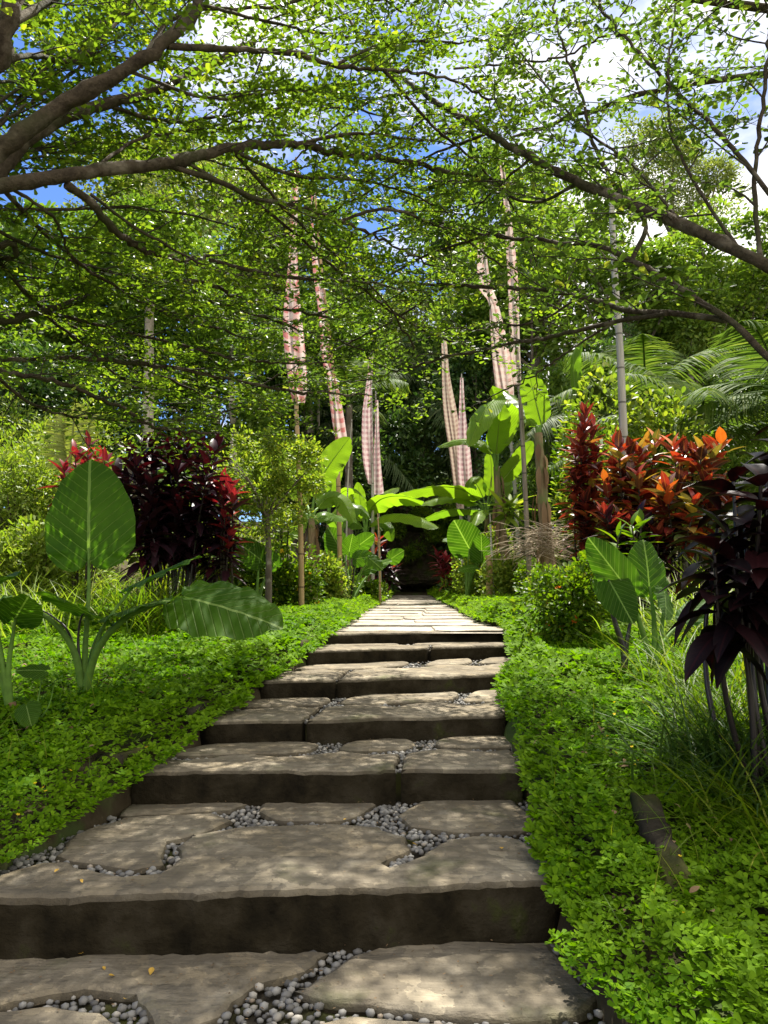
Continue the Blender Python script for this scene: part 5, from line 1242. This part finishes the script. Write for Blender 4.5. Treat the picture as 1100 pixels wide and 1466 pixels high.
# boughs mostly above the frame, added to shade the near treads
for i, (a, b_) in enumerate([((3.4, 4.3, 4.2), (-.6, 3.6, 4.7)), ((3.4, 4.2, 4.4), (.2, 2.4, 4.9)), ((3.3, 4.6, 4.6), (-1.2, 5.2, 5.6)), ((3.5, 4.6, 4.4), (1.2, 6.8, 5.4)), ((3.5, 4.3, 4.2), (1.6, 1.8, 4.9))]):
    m_ = (np.array(a) + b_) / 2 + (0, 0, .25)
    cr.branch([hubr + (0, 0, .0), np.array(a), m_, np.array(b_)], (.045, .012), 5.5, (.5, 1.0), 7, .25, show='world')
cr.finish()
# ------------------------------------------------------------------ trees of the background
def crown_mesh(name, mat, n, ls, seed, clumps=26, flat=1.0, inner=.5, T=T_HEX, droop=0):
    r = np.random.default_rng(seed)
    c = nrm(r.normal(size=(clumps, 3))) * (r.uniform(.25, .85, clumps) ** .8)[:, None]; rad = r.uniform(.20, .42, clumps)
    k = r.integers(0, clumps, n); dv = nrm(r.normal(size=(n, 3)))
    pos = c[k] + dv * (rad[k] * r.uniform(inner, 1.08, n))[:, None] * np.array([1, 1, .75])
    mb = MB(); leaves(mb, pos, dv + rdir(n) * .8 + np.array([0, 0, -droop]), dv * .5 + np.array([0, 0, .8]) + rdir(n) * .5, ls * r.uniform(.6, 1.25, n), ls * .55 * r.uniform(.7, 1.1, n), T)
    return mb.mesh(name, M[mat])
CR = {}
def crown(kind, v):
    if (kind, v) not in CR:
        mt, n, ls = {'a': ('tree_a', 12000, .075), 'b': ('tree_b', 12000, .07), 'c': ('tree_c', 12000, .075), 'd': ('tree_d', 15000, .05)}[kind]
        CR[kind, v] = crown_mesh('crown', mt, n, ls, 300 + ord(kind) * 7 + v, 22 + 4 * v)
    return CR[kind, v]
def tree(label, px, py, d, rx, rz, kind, v=0, trunk='trunk', tr=.16, group='trees behind the garden', name='broadleaf_tree', base_px=None):
    """crown centre at a pixel; rx, rz crown radii in metres"""
    c = P(px, py, d); bx = c[0] if base_px is None else ray(base_px, 800)[0] * d
    base = np.array([bx, d, float(hgt(bx, d)) - .2]); t = thing(name, label, 'tree', base, group)
    r = np.random.default_rng(int(px + py)); h = c - base
    mb = MB(); tube(mb, smooth_path([(0, 0, 0), h * .5 + np.array([r.normal() * .2, 0, 0]), h * np.array([1, 1, 1.0]) + (0, 0, -rz * .1)], 16), np.linspace(tr * 1.3, tr * .35, 16), 9, rough=.05)
    for i in range(9):
        a = r.uniform(0, 6.3); e = r.uniform(-.2, .8); f = r.uniform(.55, .95)
        s = h * f - (0, 0, rz * .3); e_ = h + np.array([math.cos(a) * rx * .7, math.sin(a) * rx * .6, e * rz * .7])
        tube(mb, smooth_path([s, (s + e_) / 2 + (0, 0, .2), e_], 8), np.linspace(tr * .4, tr * .08, 8), 5)
    mb.obj('trunk', M[trunk], t)
    link('crown', crown(kind, v), t, h, (0, 0, r.uniform(0, 6.3)), (rx, rx * .9, rz)); return t
TREES = [
 ('dark tree at the left frame edge above the pale slope', 20, 585, 17, 2.2, 1.9, 'c', 0), ('dark tree behind the red croton on the left', 120, 590, 18, 2.0, 1.6, 'c', 1),
 ('tall leafy tree behind the left canopy branches', 60, 440, 22, 3.6, 3.0, 'a', 0), ('tree with a pale trunk behind the dark purple shrub', 215, 450, 21, 3.2, 2.6, 'a', 1),
 ('feathery tree high behind the left branches', 310, 330, 28, 4.2, 4.2, 'd', 0), ('feathery tree right behind the first red banner', 400, 400, 30, 3.6, 4.0, 'd', 1),
 ('mid green tree low behind the clipped tree', 300, 610, 19, 2.2, 1.5, 'a', 0), ('dense tree left of the first banner', 385, 560, 21, 1.7, 1.9, 'a', 1),
 ('broad tree between the two left banners', 470, 430, 30, 3.4, 4.0, 'a', 0), ('dusky tall tree in the centre above the arching banana leaves', 530, 520, 33, 3.8, 4.4, 'd', 1),
 ('yellowish crowned tree above the centre', 590, 480, 36, 3.0, 3.2, 'b', 0), ('dark tree straight behind the grotto', 590, 610, 31, 4.2, 3.8, 'c', 0),
 ('dark tree behind the left pair of slim banners', 505, 640, 26, 2.6, 2.6, 'c', 1), ('dark tree behind the brown checked banner', 680, 600, 27, 2.6, 3.2, 'c', 0),
 ('bright tree behind the faded banners on the right', 760, 420, 25, 3.6, 3.4, 'b', 0), ('tall tree top right of the long pale banner', 800, 330, 30, 3.2, 2.6, 'b', 1),
 ('deep green tree between the right banners', 700, 470, 26, 2.0, 3.0, 'a', 1), ('blackish round tree left of the grey bamboo pole', 865, 535, 22, 1.6, 1.5, 'c', 1),
 ('light tree behind the top of the grey bamboo pole', 900, 400, 24, 2.8, 2.0, 'b', 0), ('tree in the right corner behind the canopy branches', 1040, 390, 26, 3.0, 2.0, 'b', 1),
 ('leafy tree behind the tall bare banana trunk', 815, 640, 20, 1.8, 2.4, 'a', 0), ('hedge like tree behind the croton column', 800, 740, 17, 1.3, 1.6, 'a', 1),
 ('tree at the far right behind the dark foreground shrub', 1080, 600, 20, 2.2, 1.8, 'a', 0), ('low tree behind the right croton hedge', 1000, 690, 14, 1.6, 1.3, 'b', 1),
 ('dim tree left of the grotto behind the bananas', 440, 690, 23, 2.2, 2.0, 'c', 0), ('dim tree at the right side of the grotto', 740, 700, 21, 1.6, 2.2, 'c', 1),
 ('tree far left beyond the slope', -60, 520, 24, 3.4, 3.4, 'a', 1), ('tree far right beyond the palms', 1180, 520, 26, 3.4, 3.6, 'a', 0),
 ('tree filling the gap right of the grey bamboo pole', 985, 470, 25, 2.6, 2.6, 'b', 0), ('dark green tree behind the palm at the right edge', 1070, 490, 28, 3.2, 3.0, 'a', 1),
 ('tall tree high above the right banners', 690, 330, 33, 3.6, 3.6, 'a', 0), ('tall light tree in the upper right behind the thin branches', 960, 250, 32, 3.4, 2.6, 'd', 1),
 ('hazy tall tree left of the sky gap', 200, 300, 34, 4.6, 3.6, 'd', 0),
]
for i, (lab, px, py, d, rx, rz, k, v) in enumerate(TREES):
    tree(lab, px, py, d, rx, rz, k, v, 'pale_trunk' if 'pale trunk' in lab else 'trunk', .2 if rx > 2.5 else .13)
# trunks that show by themselves
for lab, px0, py0, px1, py1, d, r0, mt in [('pale bare trunk left of the dark purple shrub top', 212, 640, 214, 470, 16, .13, 'pale_trunk'), ('slim pale trunk right of the purple shrub', 335, 650, 332, 560, 18, .10, 'pale_trunk'),
                                           ('grey trunk behind the first red banner', 441, 800, 440, 560, 23, .23, 'trunk'), ('thin pale trunk between the two left banners', 455, 800, 456, 590, 24, .07, 'pale_trunk')]:
    b = onground(px0, d); t = thing('tall_tree', lab, 'tree', b, 'trees behind the garden')
    tp = P(px1, py1, d) - b; mb = MB(); tube(mb, smooth_path([(0, 0, -.2), P(px0, py0, d) - b, tp, tp * 1.25], 20), np.linspace(r0 * 1.2, r0 * .6, 20), 10, rough=.05); mb.obj('trunk', M[mt], t)
    link('crown', crown('a', 0), t, tp * 1.3, (0, 0, px0), (1.8, 1.6, 1.3))
# far wood on the rising land, one mass
mb = MB(); V = []
nF = 26000
x = rng.uniform(-75, 75, nF); y = rng.uniform(48, 90, nF); hh = hgt(x, y); top = 3 + 5 * fbm(x, y, .12, 44)
pos = np.c_[x, y, hh + top * rng.uniform(.1, 1, nF) ** .6]
leaves(mb, pos, rdir(nF), np.array([0, -.4, 1.]) + rdir(nF) * .6, rng.uniform(.7, 1.4, nF), .7, T_HEX)
tag(mb.obj('forest', M['tree_a']), 'far wood closing the garden behind all trees', None, None, 'stuff')

# ------------------------------------------------------------------ palms
def frond(mb, p0, d, L, sag, nl, ll, lw, seed, hang=.35, twist=0):
    r = np.random.default_rng(seed); d = nrm(d); n = 18; q = np.linspace(0, 1, n)[:, None]
    pts = p0 + d * L * q + np.array([0, 0, -1.]) * sag * L * q ** 2.2
    tube(mb, pts, np.linspace(.03, .006, n), 5, False); t = tangents(pts)
    f = np.linspace(.14, 1, nl); x = f * (n - 1); a = np.minimum(x.astype(int), n - 2); o = pts[a] + (pts[a + 1] - pts[a]) * (x - a)[:, None]; tt_ = t[a]
    sd = nrm(np.cross(tt_, [0, 0, 1.])); up = np.cross(sd, tt_)
    l = ll * np.sin(np.pi * (f * .86 + .12)) ** .6 * r.uniform(.85, 1.1, nl)
    for sg in (1, -1):
        dd = nrm(tt_ * .55 + sd * sg + np.array([0, 0, -hang]) + up * .2 + r.normal(size=(nl, 3)) * .06)
        leaves(mb, o, dd, up + sd * sg * .4 + r.normal(size=(nl, 3)) * .15, l, lw, T_STRAP)
def palm(label, cpx, d, fr, L, mat, trunk_r=.12, seed=0, name='palm', group='palms behind the garden', base_px=None, ll=.75, lw=.045, sag=.45, nl=60):
    c = P(*cpx, d); b = np.array([c[0] if base_px is None else ray(base_px, 800)[0] * d, d, 0.]); b[2] = float(hgt(b[0], b[1])) - .1
    t = thing(name, label, 'palm', b, group); h = c - b
    mb = MB(); tube(mb, smooth_path([(0, 0, 0), h * .5, h], 14), np.linspace(trunk_r * 1.2, trunk_r * .8, 14), 10, rough=.04); mb.obj('trunk', M['trunk'], t)
    r = np.random.default_rng(seed)
    for i, (az, el) in enumerate(fr):
        a = R(az); e = R(el); mb = MB()
        frond(mb, h, (math.cos(a) * math.cos(e), math.sin(a) * math.cos(e), math.sin(e)), L * r.uniform(.85, 1.1), sag * r.uniform(.8, 1.2), nl, ll, lw, seed * 10 + i); mb.obj('frond', M[mat], t)
def ring(n, els, seed): 
    r = np.random.default_rng(seed); return [(360 * i / n + r.uniform(-14, 14), els[i % len(els)] + r.uniform(-8, 8)) for i in range(n)]
palm('big palm with arching fronds on the right behind the crotons', (1005, 625), 14.5, [(165, 35), (140, 60), (110, 70), (195, 12), (215, 40), (250, 30), (20, 50), (60, 60), (340, 20), (300, 25), (180, 60), (90, 30)], 3.1, 'palm', .14, 1, ll=.7, lw=.045)
palm('palm cut by the right frame edge with hanging fronds', (1120, 560), 13.0, ring(10, [60, 25, 5], 2), 2.6, 'palm', .14, 2)
palm('palm with upright fronds left of the big palm', (925, 560), 17, [(100, 75), (60, 65), (150, 60), (200, 40), (330, 40), (250, 50), (30, 30), (180, 20)], 2.7, 'palm', .13, 3)
palm('shaggy palm in the centre above the grotto', (600, 560), 28, ring(13, [65, 25, -10, -35], 4), 3.3, 'palm_dark', .24, 4, lw=.07, nl=50, ll=1.0)
palm('palm with drooping dry fronds behind the left pair of slim banners', (480, 600), 25, ring(12, [65, 20, -20], 5), 3.0, 'palm_dark', .2, 5, lw=.06, nl=50, ll=.9)
palm('young palm with upright fronds right of the second red banner', (500, 580), 21, [(80, 75), (120, 65), (160, 55), (30, 60), (200, 45), (340, 45), (260, 60)], 2.8, 'palm', .12, 6)
palm('tall palm against the white cloud in the centre gap', (655, 470), 34, ring(10, [55, 15, -10], 7), 3.0, 'palm_dark', .18, 7, lw=.08, nl=40, ll=.9)
palm('low palm hidden between the right trees', (840, 600), 17, ring(8, [40, 10], 8), 2.2, 'palm_dark', .1, 8)
palm('yellow green palm frond tip standing above the red croton on the left', (98, 690), 9.6, [(75, 86), (130, 76), (20, 74)], 1.0, 'palm_yellow', .06, 9, ll=.3, lw=.03, sag=.05, nl=46)

# ------------------------------------------------------------------ grotto
def rockmass(label, c, s, seed, amp=.22, cat='rock', nm='mossy_boulder'):
    V, Fa = ico(6); r = np.random.default_rng(seed); o = r.uniform(0, 50, 3)
    def n3(p, k): return (fbm(p[:, 0] * k + o[0], p[:, 1] * k + p[:, 2] * k * .7 + o[1], 1, seed) + fbm(p[:, 2] * k + o[2], p[:, 0] * k * .6 + p[:, 1] * k, 1, seed + 9)) - 1
    V = V * (1 + amp * n3(V, 1.7) + amp * .5 * np.abs(n3(V, 4.5)) + amp * .45 * n3(V, 9) + amp * .25 * n3(V, 23))[:, None]
    mb = MB(); mb.add(V * np.array(s), Fa); o_ = mb.obj(nm, M['rock']); o_.location = tuple(map(float, c)); return tag(o_, label, cat, 'rocks of the grotto')
gx = 595
rockmass('big dark mossy boulder closing the far end of the path', onground(604, 27.5) + (0, 0, 1.4), (2.1, 1.3, 1.75), 1, .4)
rockmass('mossy rock left of the grotto hollow', onground(520, 27) + (0, 0, .9), (1.3, 1.1, 1.6), 2, .4)
rockmass('mossy rock right of the grotto hollow', onground(672, 27) + (0, 0, .9), (1.4, 1.1, 1.7), 3, .4)
rockmass('overhanging mossy ledge above the path end', onground(596, 26.6) + (0, 0, 2.75), (1.6, 1.0, .7), 4, .4)
rockmass('low flat mossy ledge at the path end', onground(605, 26.6) + (0, 0, .55), (1.5, .5, .35), 5, .4)
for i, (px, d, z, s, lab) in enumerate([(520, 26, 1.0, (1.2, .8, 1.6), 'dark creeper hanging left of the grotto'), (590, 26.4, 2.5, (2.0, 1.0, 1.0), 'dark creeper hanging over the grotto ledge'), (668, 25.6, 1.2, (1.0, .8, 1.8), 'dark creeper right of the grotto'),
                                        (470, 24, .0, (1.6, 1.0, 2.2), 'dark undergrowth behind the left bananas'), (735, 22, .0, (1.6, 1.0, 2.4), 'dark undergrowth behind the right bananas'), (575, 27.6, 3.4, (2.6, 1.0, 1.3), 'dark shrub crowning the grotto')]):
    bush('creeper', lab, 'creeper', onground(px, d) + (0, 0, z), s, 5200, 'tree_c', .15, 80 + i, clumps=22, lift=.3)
for i, (px, d) in enumerate([(534, 22.5), (548, 23.5), (650, 22.5)]):
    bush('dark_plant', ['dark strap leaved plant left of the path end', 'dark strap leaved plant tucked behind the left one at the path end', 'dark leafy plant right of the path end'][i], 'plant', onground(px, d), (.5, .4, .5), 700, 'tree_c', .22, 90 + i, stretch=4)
for i, (px, py, d) in enumerate([(560, 770, 25.2), (590, 800, 25.4), (630, 775, 25.2), (605, 745, 25.0), (650, 745, 24.8), (540, 735, 25)]):
    bush('hanging_fern', ['moss fern low left on the grotto rock', 'moss fern in the middle of the grotto rock', 'moss fern right of the middle on the grotto rock', 'moss fern hanging under the arching leaves', 'moss fern at the upper right of the grotto', 'moss fern at the upper left of the grotto'][i], 'fern', P(px, py, d), (.55, .45, .5), 900, 'bush', .13, 120 + i, stretch=3, lift=.2)
# two cables at the left
for lab, a, b_, k in [('upper thin cable crossing the dark trees at the left edge', (-60, 572, 15), (160, 566, 19), .1), ('lower thin cable crossing the dark trees at the left edge', (-60, 596, 15), (130, 583, 19), .1)]:
    p, q = P(*a), P(*b_); u = np.linspace(0, 1, 12)[:, None]; pts = p + (q - p) * u; pts[:, 2] -= k * 4 * (u * (1 - u))[:, 0]
    mb = MB(); tube(mb, pts - p, .008, 5); o = mb.obj('cable', M['wire']); o.location = tuple(p); tag(o, lab, 'cable')
# ------------------------------------------------------------------ sky, sun, camera
EL, AZ = R(62), R(12)      # azimuth from +Y towards +X
w = bpy.data.worlds.new('World'); scene.world = w; w.use_nodes = True; nt = w.node_tree; nt.nodes.clear()
out = nt.nodes.new('ShaderNodeOutputWorld'); bg = nt.nodes.new('ShaderNodeBackground'); bg.inputs[1].default_value = .07
sky = nt.nodes.new('ShaderNodeTexSky'); sky.sky_type = 'NISHITA'; sky.sun_disc = False; sky.sun_elevation = EL; sky.sun_rotation = AZ; sky.air_density = 1.0; sky.dust_density = .4; sky.ozone_density = 2.0
tc = nd(nt, 'ShaderNodeTexCoord'); sp = nd(nt, 'ShaderNodeSeparateXYZ'); nt.links.new(tc.outputs['Generated'], sp.inputs[0])
zz = math_n(nt, 'MAXIMUM', math_n(nt, 'ADD', sp.outputs[2], .12), .05)
cb = nd(nt, 'ShaderNodeCombineXYZ'); nt.links.new(math_n(nt, 'DIVIDE', sp.outputs[0], zz), cb.inputs[0]); nt.links.new(math_n(nt, 'DIVIDE', sp.outputs[1], zz), cb.inputs[1])
mp = nd(nt, 'ShaderNodeMapping'); mp.inputs['Location'].default_value = (.35, .2, 0); nt.links.new(cb.outputs[0], mp.inputs[0])
nz = nd(nt, 'ShaderNodeTexNoise', i_Scale=1.15); nz.inputs['Detail'].default_value = 9; nz.inputs['Roughness'].default_value = .55; nt.links.new(mp.outputs[0], nz.inputs[0])
# cloudier to the right; unseen cloud added behind camera to whiten the fill light
side = math_n(nt, 'ADD', math_n(nt, 'MULTIPLY', sp.outputs[0], .36), math_n(nt, 'MULTIPLY', math_n(nt, 'MINIMUM', sp.outputs[1], .3), -.35))
side = math_n(nt, 'ADD', side, .125)
cr_ = ramp(nt, [(.47, (0, 0, 0)), (.60, (1, 1, 1))]); nt.links.new(math_n(nt, 'ADD', nz.outputs[0], side), cr_.inputs[0])
col = mixc(nt, cr_.outputs[0], mixc(nt, 1.0, sky.outputs[0], (.50, .68, .98), 'MULTIPLY'), (8.6, 8.3, 7.9))
nt.links.new(col, bg.inputs[0]); nt.links.new(bg.outputs[0], out.inputs[0])
sd = bpy.data.lights.new('sun', 'SUN'); sd.energy = 5.0; sd.angle = R(.53); sd.color = (1, .95, .86)
so = bpy.data.objects.new('sun', sd); COL.objects.link(so); so.location = (6, 6, 20)
dirv = Vector((math.sin(AZ) * math.cos(EL), math.cos(AZ) * math.cos(EL), math.sin(EL)))
so.rotation_euler = dirv.to_track_quat('Z', 'Y').to_euler()
cd = bpy.data.cameras.new('camera'); cam = bpy.data.objects.new('camera', cd); COL.objects.link(cam)
cd.sensor_fit = 'HORIZONTAL'; cd.sensor_width = 36; cd.lens = 36; cd.clip_end = 2000; cd.clip_start = .05
cam.location = (0, 0, CAMZ); cam.rotation_euler = (R(90) + PITCH, 0, 0); scene.camera = cam
scene.view_settings.view_transform = 'Standard'; scene.view_settings.look = 'None'; scene.view_settings.exposure = 1.48; scene.view_settings.gamma = 1
scene.render.engine = 'CYCLES'; cy = scene.cycles
cy.max_bounces = 7; cy.diffuse_bounces = 4; cy.glossy_bounces = 2; cy.transmission_bounces = 4; cy.transparent_max_bounces = 4
cy.use_denoising = True; cy.caustics_reflective = False; cy.caustics_refractive = False; cy.sample_clamp_indirect = 6
